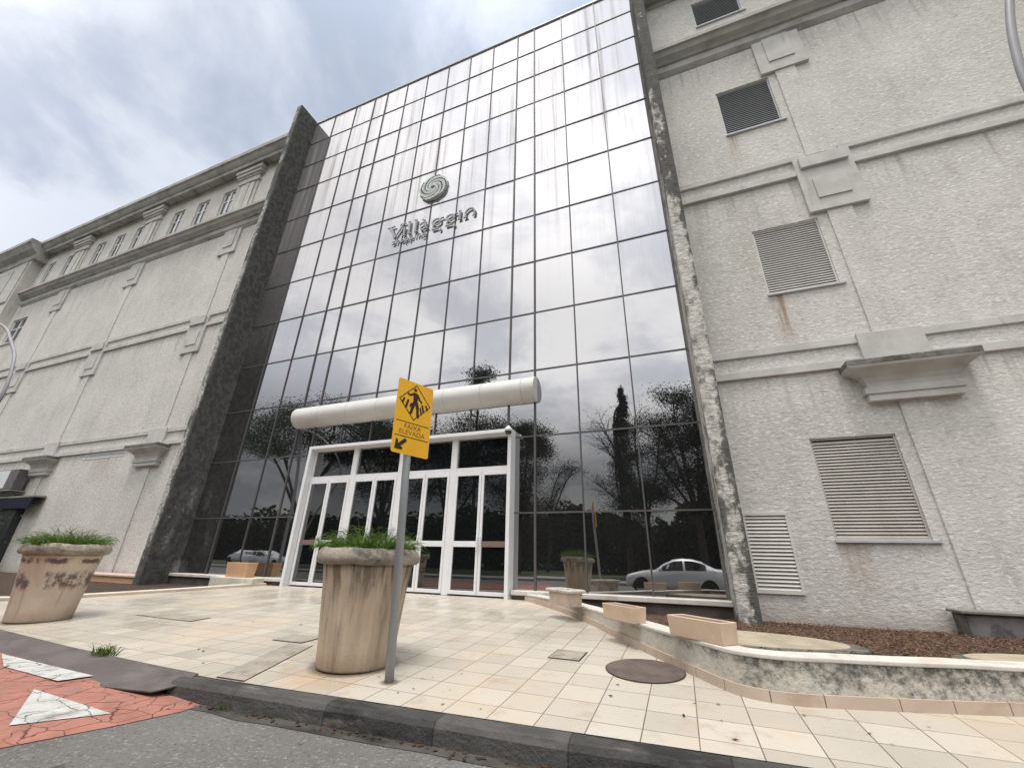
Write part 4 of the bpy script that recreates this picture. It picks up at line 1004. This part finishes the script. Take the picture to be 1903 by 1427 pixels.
# ------------------------------------------------------------------ covers in the pavement
def lid(pts, label, mat=LIDC, name="inspection_cover", frame=.02):
    pts = [Vector((x, y, pz(y) + .004)) for x, y in pts]; c = sum(pts, Vector()) / len(pts)
    t = thing(name, label, "cover", tuple(c), "covers set in the tiled pavement")
    MB().add([p + (p - c).normalized() * frame for p in pts], [tuple(range(len(pts)))]).sheet("frame", GROOVE, t)
    MB().add([p + Vector((0, 0, .004)) for p in pts], [tuple(range(len(pts)))]).sheet("lid", mat, t)
    for o in t.children:
        for p in o.data.polygons:
            if p.normal.z < 0: p.flip()
    return t
lid([(-8.75, 5.09), (-7.36, 5.06), (-7.39, 5.40), (-8.78, 5.38)], "long rectangular concrete cover between the two round planters")
lid([(-5.09, 4.65), (-4.62, 4.66), (-4.62, 5.03), (-5.10, 5.01)], "square concrete cover just left of the streaked planter")
lid([(-4.27, 3.345), (-3.92, 3.355), (-4.38, 4.60), (-4.74, 4.57)], "long cracked concrete strip cover running back from the kerb", frame=.014)
lid([(-1.54, 5.20), (-1.20, 5.20), (-1.19, 5.59), (-1.53, 5.59)], "small square cover between the sign pole and the round manhole")
lid([(-.50 + .38 * math.cos(2 * math.pi * i / 36), 5.12 + .41 * math.sin(2 * math.pi * i / 36)) for i in range(36)], "round brown cast iron manhole cover beside the low wall", IRON, "manhole_cover", .012)

# ------------------------------------------------------------------ traffic sign
ts = thing("crosswalk_sign", "yellow raised crosswalk warning sign on a leaning grey pole", "road sign", (-2.70, 3.84, pz(3.84)))
uu = Vector((.17, .48, 0)).normalized(); nn_ = Vector((uu.y, -uu.x, 0)); up = Vector((-.025, .008, 1)).normalized()
TL = Vector((-2.865, 3.62, 1.945)); PW, PH = .515, .895
def SP(u, v, d=0): return TL + uu * (u * PW) - up * (v * PH) + nn_ * d
pc = SP(.5, 1) - nn_ * .05
pt_top = pc + up * (PH * .95)
m = MB(); m.tube([(-2.675, 3.845, pz(3.845) - .02), tuple(pc), tuple(pt_top)], .043, 16); m.build("pole", GALV, ts, smooth=True)
def rounded(r_=.055, n=5):
    out = []
    for cx, cy, a0 in ((1 - r_, r_ * PW / PH, -90), (1 - r_, 1 - r_ * PW / PH, 0), (r_, 1 - r_ * PW / PH, 90), (r_, r_ * PW / PH, 180)):
        for i in range(n + 1):
            a = R(a0 + 90 * i / n); out.append((cx + r_ * math.cos(a), cy + r_ * PW / PH * math.sin(a)))
    return out
rp_ = rounded()
m = MB(); k = len(rp_)
m.add([SP(u, v, 0) for u, v in rp_] + [SP(u, v, -.004) for u, v in rp_], [tuple(range(k)), tuple(range(k, 2 * k))[::-1]] + [(i, k + i, k + (i + 1) % k, (i + 1) % k) for i in range(k)])
plate = m.build("plate", YELLOW, ts)
def flat(polys, name, mat, d=.0022):
    m = MB()
    for i, p in enumerate(polys): m.add([SP(u, v, d + i * .0002) for u, v in p], [tuple(range(len(p)))])
    return m.sheet(name, mat, plate)
AR = PW / PH
def line(p, q, w):      # width in plate-u units; v is scaled to true shape
    a = Vector((p[0], p[1] / AR)); b = Vector((q[0], q[1] / AR)); t = (b - a).normalized(); n_ = Vector((-t.y, t.x)) * w / 2
    return [(x.x, x.y * AR) for x in (a + n_, b + n_, b - n_, a - n_)]
ct = (.50, .282)
dm = [(ct[0], ct[1] - .255), (ct[0] + .445, ct[1]), (ct[0], ct[1] + .255), (ct[0] - .445, ct[1])]
def ringpoly(outer, k): return [(ct[0] + (u - ct[0]) * k, ct[1] + (v - ct[1]) * k) for u, v in outer]
di = ringpoly(dm, .935)
m = MB(); q = [SP(u, v, .0022) for u, v in dm] + [SP(u, v, .0022) for u, v in di]
m.add(q, [(i, (i + 1) % 4, 4 + (i + 1) % 4, 4 + i) for i in range(4)]); m.sheet("diamond_border", BLACK, plate)
flat([[(.05, .574), (.95, .574), (.95, .584), (.05, .584)], [(.05, .768), (.95, .768), (.95, .778), (.05, .778)]], "rule", BLACK)
# walker
hd = [(.475 + .045 * math.cos(2 * math.pi * i / 16), .105 + .045 * AR * math.sin(2 * math.pi * i / 16)) for i in range(16)]
torso = [(.42, .145), (.53, .145), (.575, .17), (.555, .29), (.445, .29), (.435, .19)]
flat([hd, torso, line((.44, .165), (.345, .20), .055), line((.36, .196), (.27, .186), .045), line((.54, .165), (.615, .225), .055), line((.605, .218), (.69, .262), .045),
      line((.475, .28), (.44, .36), .085), line((.445, .345), (.40, .445), .07), line((.535, .28), (.585, .37), .085), line((.58, .36), (.60, .47), .07),
      line((.41, .44), (.375, .452), .05), line((.585, .465), (.64, .472), .05)], "walker_symbol", BLACK, .0024)
flat([line((.20, .255), (.15, .335), .05), line((.31, .265), (.25, .39), .055), line((.40, .30), (.37, .36), .045),
      line((.70, .285), (.76, .39), .05), line((.80, .275), (.87, .34), .045), line((.655, .33), (.70, .43), .04)], "crossing_bars", BLACK, .0023)
flat([line((.36, .81), (.17, .905), .085), [(.08, .95), (.10, .815), (.155, .835), (.16, .90), (.275, .915), (.29, .95)]], "arrow", BLACK, .0024)
for txt, v, sz in (("FAIXA", .662, .078), ("ELEVADA", .742, .078)):
    cu = bpy.data.curves.new("text", 'FONT'); cu.body = txt; cu.size = sz; cu.align_x = 'CENTER'
    to = bpy.data.objects.new("text", cu); C.objects.link(to)
    bpy.context.view_layer.update()
    me = bpy.data.meshes.new_from_object(to.evaluated_get(bpy.context.evaluated_depsgraph_get()))
    bpy.data.objects.remove(to)
    o_ = SP(.5, v, .0023)
    base = Vector(plate['_w'])
    for vv in me.vertices: vv.co = o_ + uu * vv.co.x * 1.12 + up * vv.co.y - base
    me.materials.clear(); me.materials.append(SIGNTEXT)
    ob = bpy.data.objects.new("lettering", me); C.objects.link(ob); ob.parent = plate; ob['_w'] = tuple(base)

# ------------------------------------------------------------------ street lamps
def lamp(pts, name, label, base, head, r=.045):
    t = thing(name, label, "street lamp", base, "curved arm street lamps")
    MB().tube(smooth3(pts), r, 10).build("curved_arm", LAMPGREY, t, smooth=True)
    if head:
        h = Vector(head[0]); d = Vector(head[1]); MB().obox(h - d * .32 + Vector((-.07, -.07, -.05)), d * .5, Vector((-d.y, d.x, 0)).normalized() * .16, (0, 0, .10)).build("lamp_head", LAMPGREY, t, bevel=.03)
    return t
def smooth3(P, n=2):
    P = [Vector(p) for p in P]
    for _ in range(n):
        Q = [P[0]]
        for a, b in zip(P, P[1:]): Q += [a * .75 + b * .25, a * .25 + b * .75]
        P = Q + [P[-1]]
    return P
lamp([(-16.2, 4.0, -1.05), (-15.9, 4.0, 1.2), (-14.45, 4.0, 3.0), (-14.52, 4.0, 3.55), (-14.85, 4.0, 4.2), (-15.10, 4.0, 4.5), (-15.65, 4.0, 4.9), (-16.6, 4.0, 5.6), (-18, 4.0, 6.0)], "street_lamp",
     "grey street lamp whose curved arm reaches into the left edge", (-16.2, 4.0, -1.05), ((-18, 4, 6.0), (-1, 0, 0)), .036)
lamp([(4.42, 5.0, -1.04), (4.42, 5.0, 2.0), (4.43, 5.0, 4.6), (4.50, 5.0, 5.36), (4.57, 5.0, 5.73), (4.68, 5.0, 6.22), (4.86, 5.0, 6.81), (5.15, 5.0, 7.6), (5.9, 5.0, 8.3), (7.2, 5.0, 8.8)], "street_lamp",
     "grey street lamp whose curved arm reaches into the top right corner", (4.42, 5.0, -1.03), ((7.2, 5, 8.8), (1, 0, 0)), .042)
lamp([(-29.7, -6.8, RZ + .12), (-29.7, -6.8, 4), (-29.8, -6.6, 7), (-29.5, -5.8, 9.4), (-27.5, -3.6, 10.4), (-26.5, -2.6, 10.2)], "street_lamp",
     "tall street lamp mirrored in the glass left of the doors", (-29.7, -6.8, RZ + .12), ((-26.5, -2.6, 10.2), (.7, .7, 0)), .13)

# ------------------------------------------------------------------ far left shop front: awning, air conditioner, bush
t = thing("awning", "dark navy awning over the shop front at the far left edge", "awning", (-28, 9.4, 1.2))
m = MB(); m.prism_x([(9.58, 2.05), (9.22, 1.95), (9.20, 1.90), (9.20, 1.50), (9.24, 1.50), (9.28, 1.82), (9.58, 1.94)], -38, -25.2)
m.build("canvas", NAVY, t)
MB().box(-38, -25.1, 9.19, 9.585, 1.955, 2.02).build("top_board", surf("awning_board", (.25, .23, .2), (), .9), t)
t = thing("air_conditioner", "white air conditioner unit on a bracket above the navy awning", "air conditioner", (-28.4, 9.3, 2.2))
MB().box(-29.7, -27.2, 9.12, 9.5, 2.34, 3.22).build("casing", surf("ac_dirty", (.13, .12, .125), (), .7), t, bevel=.02)
MB().box(-28.9, -27.9, 9.10, 9.122, 2.38, 3.18).build("front_panel", ACWHITE, t, bevel=.01)
m = MB(); m.tube([(-27.5, 9.12, 2.28), (-27.5, 9.6, 2.1)], .03, 6); m.tube([(-29.4, 9.12, 2.28), (-29.4, 9.6, 2.1)], .03, 6); m.box(-29.8, -27.1, 9.08, 9.58, 2.27, 2.31); m.build("bracket", GALV, t)
t = thing("kiosk", "dark shop kiosk below the navy awning at the far left edge", "kiosk", (-30, 9.4, -1.1))
MB().box(-38, -26.3, 9.30, 9.58, -1.2, 1.48).build("kiosk_front", plain("kiosk_dark", (.03, .032, .034), .6), t)
m = MB(); m.box(-38, -26.2, 9.15, 9.299, -1.2, -.35); m.build("kiosk_base", BRICK, t, bevel=.01)
MB().box(-38, -26.1, 9.08, 9.31, -.35, -.28).build("counter", COPING, t)
f = MB(); rn = random.Random(31)
for _ in range(4200):
    x, y, z = rn.gauss(-28.2, 1.1), rn.gauss(8.75, .2), rn.gauss(.55, .48)
    u = Vector((rn.uniform(-1, 1), rn.uniform(-1, 1), rn.uniform(-1, 1))).normalized(); v_ = u.orthogonal().normalized(); p = Vector((x, y, z)); s_ = rn.uniform(.03, .07)
    f.add([p - u * s_, p + v_ * s_ * .5, p + u * s_, p - v_ * s_ * .5], [(0, 1, 2, 3)])
bt = thing("shrub", "dark green shrub in front of the kiosk under the navy awning", "shrub", (-27.3, 8.85, -1.0))
f.sheet("foliage", WEED_D, bt)
m = MB()
for i in range(5): m.tube([(-27.3 + .1 * i - .2, 8.85, -1.05), (-27.3 + .3 * i - .6, 8.85, .5)], [.03, .012], 5)
m.build("stems", BARK, bt)

# ------------------------------------------------------------------ the car the photo was taken from, and parked cars (all mirrored in the glass)
SILVER = plain("silver_car_paint", (.66, .67, .68), .28, .6, .15, .02)
WHITECAR = plain("white_car_paint", (.72, .72, .72), .28, .6, 0, .02)
CARGLASS = glass_material("car_glass", 1.42, 0)
RUBBER = plain("tyre_rubber", (.02, .02, .02), .8, .2)
def make_car(paint_, label, group=None):
    t = thing("parked_car", label, "car", (0, 0, 0), group)
    st = [ # x, half width, belt, top, roof half width
        (0.00, .55, .56, .62, .50), (.06, .70, .62, .70, .62), (.25, .79, .70, .78, .70), (.62, .83, .80, .87, .74), (1.00, .84, .88, .93, .74), (1.22, .845, .90, .97, .72),
        (1.60, .85, .92, 1.21, .63), (1.98, .85, .93, 1.385, .57), (2.35, .85, .94, 1.435, .56), (2.75, .85, .95, 1.415, .56), (3.10, .845, .96, 1.32, .58), (3.50, .84, .97, 1.12, .64), (3.72, .83, .97, 1.05, .68),
        (4.05, .80, .95, 1.02, .68), (4.17, .74, .85, .95, .64), (4.20, .66, .6, .7, .60)]
    def sec(s_):
        x, w, b, tp, wr = s_; zb = .24 if .3 < x < 3.9 else .30
        return [(w * .80, zb), (w * .96, zb + .06), (w, .46), (w, .62 if b > .66 else b - .03), (w * .97, b), (wr * 1.03 + .02, tp - .06), (wr * .86, tp - .012), (wr * .4, tp), (0, tp)]
    m = MB(); vs = []; k = 17
    for s_ in st:
        h = sec(s_); ring = [(s_[0], y, z) for y, z in h] + [(s_[0], -y, z) for y, z in h[-2::-1]]
        vs += ring
    fs = [(i * k + j, i * k + j + 1, (i + 1) * k + j + 1, (i + 1) * k + j) for i in range(len(st) - 1) for j in range(k - 1)]
    fs += [(i * k + k - 1, i * k, (i + 1) * k, (i + 1) * k + k - 1) for i in range(len(st) - 1)]
    fs += [tuple(range(k)), tuple(range((len(st) - 1) * k, len(st) * k))[::-1]]
    o = m.add(vs, fs).build("body", paint_, t, smooth=True)
    def interp(x):
        for a, b in zip(st, st[1:]):
            if a[0] <= x <= b[0]:
                q = (x - a[0]) / (b[0] - a[0]); return [a[i] + (b[i] - a[i]) * q for i in range(5)]
    for s_ in (1, -1):
        for x0, x1 in ((1.42, 2.36), (2.44, 3.22)):
            n = 8; lo, hi = [], []
            for i in range(n + 1):
                x = x0 + (x1 - x0) * i / n; h = sec(interp(x)); a, b = Vector(h[4]), Vector(h[5])
                l = a + (b - a) * .06; u_ = a + (b - a) * .93
                off = Vector((1, .25)) * .006
                lo.append((x, s_ * (l.x + off.x), l.y)); hi.append((x, s_ * (u_.x + off.x), max(u_.y, l.y + .02)))
            MB().add(lo + hi, [(i, i + 1, n + 2 + i, n + 1 + i) for i in range(n)]).sheet("side_window", CARGLASS, t)
        for hx in (.62, 3.23):
            tw_ = thing_part("wheel", t)
            def disc(r0, r1, y0, y1, mt, nm):
                m = MB(); n = 28
                vs = []
                for r_, y in ((r0, y0), (r1, y0), (r1, y1), (r0, y1)):
                    vs += [(hx + r_ * math.cos(2 * math.pi * i / n), s_ * y, .30 + r_ * math.sin(2 * math.pi * i / n)) for i in range(n)]
                fs = [(q * n + i, q * n + (i + 1) % n, ((q + 1) % 4) * n + (i + 1) % n, ((q + 1) % 4) * n + i) for q in range(4) for i in range(n)]
                m.add(vs, fs).build(nm, mt, tw_)
            disc(.20, .30, .68, .852, RUBBER, "tyre"); disc(.01, .198, .70, .846, GALV, "rim")
            m = MB(); n = 24; m.add([(hx + .36 * math.cos(math.pi * i / n - .15), s_ * .8495, .30 + .36 * math.sin(math.pi * (i / n) * 1.1 - .15)) for i in range(n + 1)], [tuple(range(n + 1))]); m.sheet("wheel_arch", DARK, t)
        MB().obox((1.42, s_ * .86, .90), (.12, 0, 0), (0, s_ * .14, .02), (0, 0, .11)).build("mirror", paint_, t, bevel=.02)
        MB().obox((.03, s_ * .46, .60), (.16, 0, .06), (.10, s_ * .22, 0), (0, 0, .10)).build("headlight", CAMWHITE, t, bevel=.02)
    def screen(i0, i1, nm):
        a, b = sec(interp(i0)), sec(interp(i1)); 
        MB().add([(i0, a[5][0] * .9, a[6][1] + .012), (i0, -a[5][0] * .9, a[6][1] + .012), (i1, -b[5][0] * .86, b[6][1] + .012), (i1, b[5][0] * .86, b[6][1] + .012)], [(0, 1, 2, 3)]).sheet(nm, CARGLASS, t)
    screen(1.24, 1.94, "windscreen"); screen(3.14, 3.68, "rear_window")
    return t
def thing_part(name, parent):
    o = bpy.data.objects.new(name, None); C.objects.link(o); o.parent = parent; o['_w'] = parent['_w']; o.empty_display_size = .1; return o
car = make_car(SILVER, "silver saloon car standing in the road, mirrored in the dark glass")
car.location = (-2.39, -1.12, RZ + .002); car['_w'] = tuple(car.location)
def copy_tree(o, parent=None, swap=None):
    c = o.copy(); C.objects.link(c)
    if swap and c.data and c.type == 'MESH' and c.data.materials and c.data.materials[0] == SILVER:
        c.data = c.data.copy(); c.data.materials[0] = swap
    if parent is not None: c.parent = parent
    for ch in [x for x in o.children]: copy_tree(ch, c, swap)
    return c
for (x, y, a, lb) in ((-40.5, -11, R(8), "white saloon car parked at the far end across the road"), (-34.2, -11.5, R(172), "white saloon car parked nearer the street lamp across the road")):
    c = copy_tree(car, None, WHITECAR); c.location = (x, y, RZ + .115); c.rotation_euler = (0, 0, a); c['label'] = lb; c['group'] = "white cars parked across the road"

# ------------------------------------------------------------------ trees across the road (mirrored in the glass)
def tree(name, label, base, hgt, clumps, leafn, lsize, mat, trunk_r, seed, group, twigs=0, fork=.35):
    rn = random.Random(seed)
    t = thing(name, label, "tree", base, group)
    b0 = Vector(base); f = Vector((b0.x + rn.uniform(-.3, .3), b0.y, b0.z + hgt * fork))
    m = MB(); m.tube(smooth3([b0, (b0 + f) / 2 + Vector((rn.uniform(-.2, .2), rn.uniform(-.2, .2), 0)), f]), [trunk_r, trunk_r * .65], 8)
    fo = MB()
    for (cx, cz, rx, rz, ry, dens) in clumps:
        if not twigs: rx, ry, rz = rx * 1.22, ry * 1.15, rz * 1.25
        elif dens >= .5: rx, rz, dens = rx * 1.2, rz * 1.2, dens * 1.5
        c = Vector((cx, b0.y + rn.uniform(-ry, ry) * .4, cz))
        mid = f + (c - f) * .55 + Vector((rn.uniform(-.4, .4), rn.uniform(-.4, .4), rn.uniform(-.2, .5)))
        pp = smooth3([f - Vector((0, 0, .3)), mid, c]); m.tube(pp, [trunk_r * .5 * (1 - .85 * i / (len(pp) - 1)) for i in range(len(pp))], 6)
        for _ in range(6 + twigs):
            e = c + Vector((rn.uniform(-1, 1) * rx, rn.uniform(-1, 1) * ry, rn.uniform(-.6, 1) * rz)); s0 = mid + (c - mid) * rn.uniform(.1, 1)
            mm_ = (s0 + e) / 2 + Vector((rn.uniform(-.3, .3), rn.uniform(-.3, .3), rn.uniform(-.1, .35)))
            m.tube(smooth3([s0, mm_, e], 1), [trunk_r * .13, trunk_r * .02], 4)
            if twigs:
                for _ in range(4):
                    s1 = s0 + (e - s0) * rn.uniform(.3, 1); e1 = s1 + Vector((rn.uniform(-1, 1), rn.uniform(-1, 1), rn.uniform(-.2, 1))) * rx * .35
                    m.tube([s1, e1], [trunk_r * .05, trunk_r * .012], 3)
        sub = []
        for _ in range(14): 
            a = Vector((rn.gauss(0, 1), rn.gauss(0, 1), rn.gauss(0, 1))).normalized() * rn.uniform(.35, 1.0); sub.append(c + Vector((a.x * rx, a.y * ry, a.z * rz)))
        for _ in range(int(leafn * dens * 4.8)):
            s_ = rn.choice(sub); k = .34
            p = s_ + Vector((rn.gauss(0, k) * rx, rn.gauss(0, k) * ry, rn.gauss(0, k * .8) * rz))
            u = Vector((rn.uniform(-1, 1), rn.uniform(-1, 1), rn.uniform(-.5, .5))).normalized(); v_ = u.cross(Vector((rn.uniform(-1, 1), rn.uniform(-1, 1), 1))).normalized(); l = lsize * .54 * rn.uniform(.6, 1.4)
            fo.add([p - u * l, p + v_ * l * .55, p + u * l, p - v_ * l * .55], [(0, 1, 2, 3)])
    m.build("trunk", BARK, t); 
    if fo.v: fo.sheet("crown", mat, t)
    return t
TG = "trees in the park across the road"
gz_ = RZ + .1
tree("umbrella_tree", "widest flat topped tree across the road, mirrored left of the doors", (-36, -13.5, gz_), 16, [(-38, 15.0, 3.6, .9, 3, 1), (-42, 13.6, 3.2, 1.0, 3, 1), (-33.5, 14.3, 3.2, .9, 3, 1), (-44.5, 11.6, 2.4, 1.1, 2.5, .7), (-36, 12.4, 3.4, .9, 3, .9), (-30.5, 12.6, 2.6, .9, 3, .8), (-40.5, 10.9, 2.6, .8, 2.5, .6), (-32.0, 9.6, 2.2, .8, 2.5, .5)], 1500, .17, LEAF, .42, 1, TG, 0, .30)
tree("broad_tree", "broad leafy tree across the road behind the doors' reflection", (-27, -15, gz_), 13, [(-28.5, 11.8, 2.8, 1.6, 2.5, 1), (-25.5, 11.0, 2.4, 1.5, 2.5, 1), (-30, 9.4, 2.2, 1.5, 2, .8), (-26.5, 8.4, 2.6, 1.4, 2, .9), (-23.6, 9.0, 1.9, 1.4, 2, .7), (-28, 6.2, 2.4, 1.2, 2, .6)], 1500, .17, LEAF_D, .34, 2, TG, 0, .3)
tree("broad_tree", "dense dark tree across the road at the middle of the doors' reflection", (-19.5, -15.5, gz_), 13, [(-19.5, 11.2, 2.6, 1.6, 2.5, 1), (-17.0, 10.6, 2.2, 1.5, 2.5, 1), (-22, 9.8, 2.2, 1.5, 2, .9), (-18.8, 8.4, 2.8, 1.5, 2, 1), (-16.4, 8.2, 2.0, 1.4, 2, .8), (-20.5, 6.0, 2.4, 1.3, 2, .8)], 1600, .17, LEAF_D, .34, 3, TG, 0, .3)
tree("tall_palm_like_tree", "tallest thin tree rising above the others across the road", (-21.2, -24, gz_), 22, [(-21.4, 21.2, 1.5, .9, 1.5, .7), (-22.0, 19.8, 1.3, .7, 1.3, .4)], 900, .22, LEAF_D, .22, 4, TG, 0, .82)
tree("pine_tree", "ragged dark pine across the road right of the doors' reflection", (-12.4, -15, gz_), 12, [(-13.8, 10.0, 1.5, 1.0, 1.5, .8), (-11.6, 10.4, 1.2, 1.0, 1.5, .8), (-10.8, 9.0, .9, .9, 1.2, .6), (-13.0, 8.2, 1.8, .9, 1.5, .8), (-12.0, 6.4, 1.7, .8, 1.4, .5), (-13.4, 5.0, 2.0, 1.0, 1.6, .8), (-11.6, 3.4, 2.2, 1.0, 1.6, .8)], 1300, .13, LEAF_D, .22, 5, TG, 3, .35)
tree("bare_tree", "leaning half bare tree across the road between the pine and the conifer", (-10.6, -17, gz_), 9, [(-9.4, 7.2, 1.4, 1.0, 1.2, .35), (-8.2, 7.4, 1.1, .7, 1, .25), (-10.6, 4.2, 1.6, 1.2, 1.4, .9), (-9.6, 5.8, .8, .6, .8, .2)], 700, .10, LEAF_D, .18, 6, TG, 10, .45)
tree("bare_tree", "nearly leafless tree across the road spreading around the conifer", (-2.0, -15.5, gz_), 13, [(-5.2, 11.6, 1.7, 1.2, 1.4, .10), (-5.0, 9.4, 1.6, 1.2, 1.2, .10), (-2.2, 11.4, 1.5, 1.0, 1.2, .10), (-.6, 9.6, 1.7, 1.0, 1.2, .2), (-5.8, 6.0, 1.4, 1.2, 1.2, .1)], 500, .10, LEAF_D, .24, 7, TG, 14, .35)
cl_ = []
rn = random.Random(8)
for i in range(15):
    z = 1.6 + i * .82; rr = max(.25, 1.9 * (1 - (i / 15.5) ** 1.0)); cl_.append((-3.6 + rn.uniform(-.15, .15) + .045 * i, z, rr * .85, .55, rr * .8, .62))
tree("conifer", "tall dark spire shaped conifer across the road, mirrored in the right panes", (-3.7, -14.5, gz_), 13.6, cl_, 900, .11, LEAF_D, .25, 8, TG, 0, .85)
tree("broad_tree", "open branching tree across the road, mirrored beside the right fin", (1.4, -12.5, gz_), 12.5, [(.9, 11.4, 1.4, .9, 1.4, .5), (-.6, 9.6, 1.4, .9, 1.3, .5), (2.2, 10.0, 1.4, 1.0, 1.4, .6), (1.0, 8.4, 1.8, .9, 1.5, .8), (-1.0, 7.2, 1.5, .8, 1.3, .6), (2.6, 7.4, 1.6, .9, 1.4, .9), (0.2, 5.2, 2.0, 1.0, 1.6, 1), (2.4, 4.6, 2.0, 1.2, 1.6, 1), (-1.6, 4.4, 1.6, 1.0, 1.4, .9)], 1000, .12, LEAF_D, .30, 9, TG, 8, .32)
tree("broad_tree", "heavy dark tree across the road beyond the right fin", (6.5, -15, gz_), 11, [(6, 9, 2.6, 1.6, 2.2, 1), (8.5, 8, 2.6, 1.6, 2.2, 1), (4.5, 6.5, 2.2, 1.4, 2, 1), (7, 5, 3, 1.5, 2.2, 1)], 1500, .16, LEAF_D, .32, 10, TG, 0, .32)
# far wood: one dark mass of undergrowth behind the trees
f = MB(); rn = random.Random(77)
for _ in range(46000):
    x = rn.uniform(-75, 22); y = rn.uniform(-34, -21); top = 4.0 + 2.6 * mnoise.noise(Vector((x * .16, 0, 0))) + 1.6 * mnoise.noise(Vector((x * .9, 3, 0)))
    z = gz_ + (top + 1.2) * rn.random() ** .75
    u = Vector((rn.uniform(-1, 1), rn.uniform(-1, 1), rn.uniform(-.6, .6))).normalized(); v_ = u.orthogonal().normalized(); p = Vector((x, y, z)); s_ = rn.uniform(.22, .50)
    f.add([p - u * s_, p + v_ * s_ * .6, p + u * s_, p - v_ * s_ * .6], [(0, 1, 2, 3)])
kind(f.sheet("far_undergrowth", UNDER), 'stuff')

# ------------------------------------------------------------------ finish: eye level back to world height
for o in list(S.objects):
    if o.parent is None and o.type in ('MESH', 'EMPTY'):
        o.location.z += H
for o in S.objects:
    if '_w' in o.keys(): del o['_w']
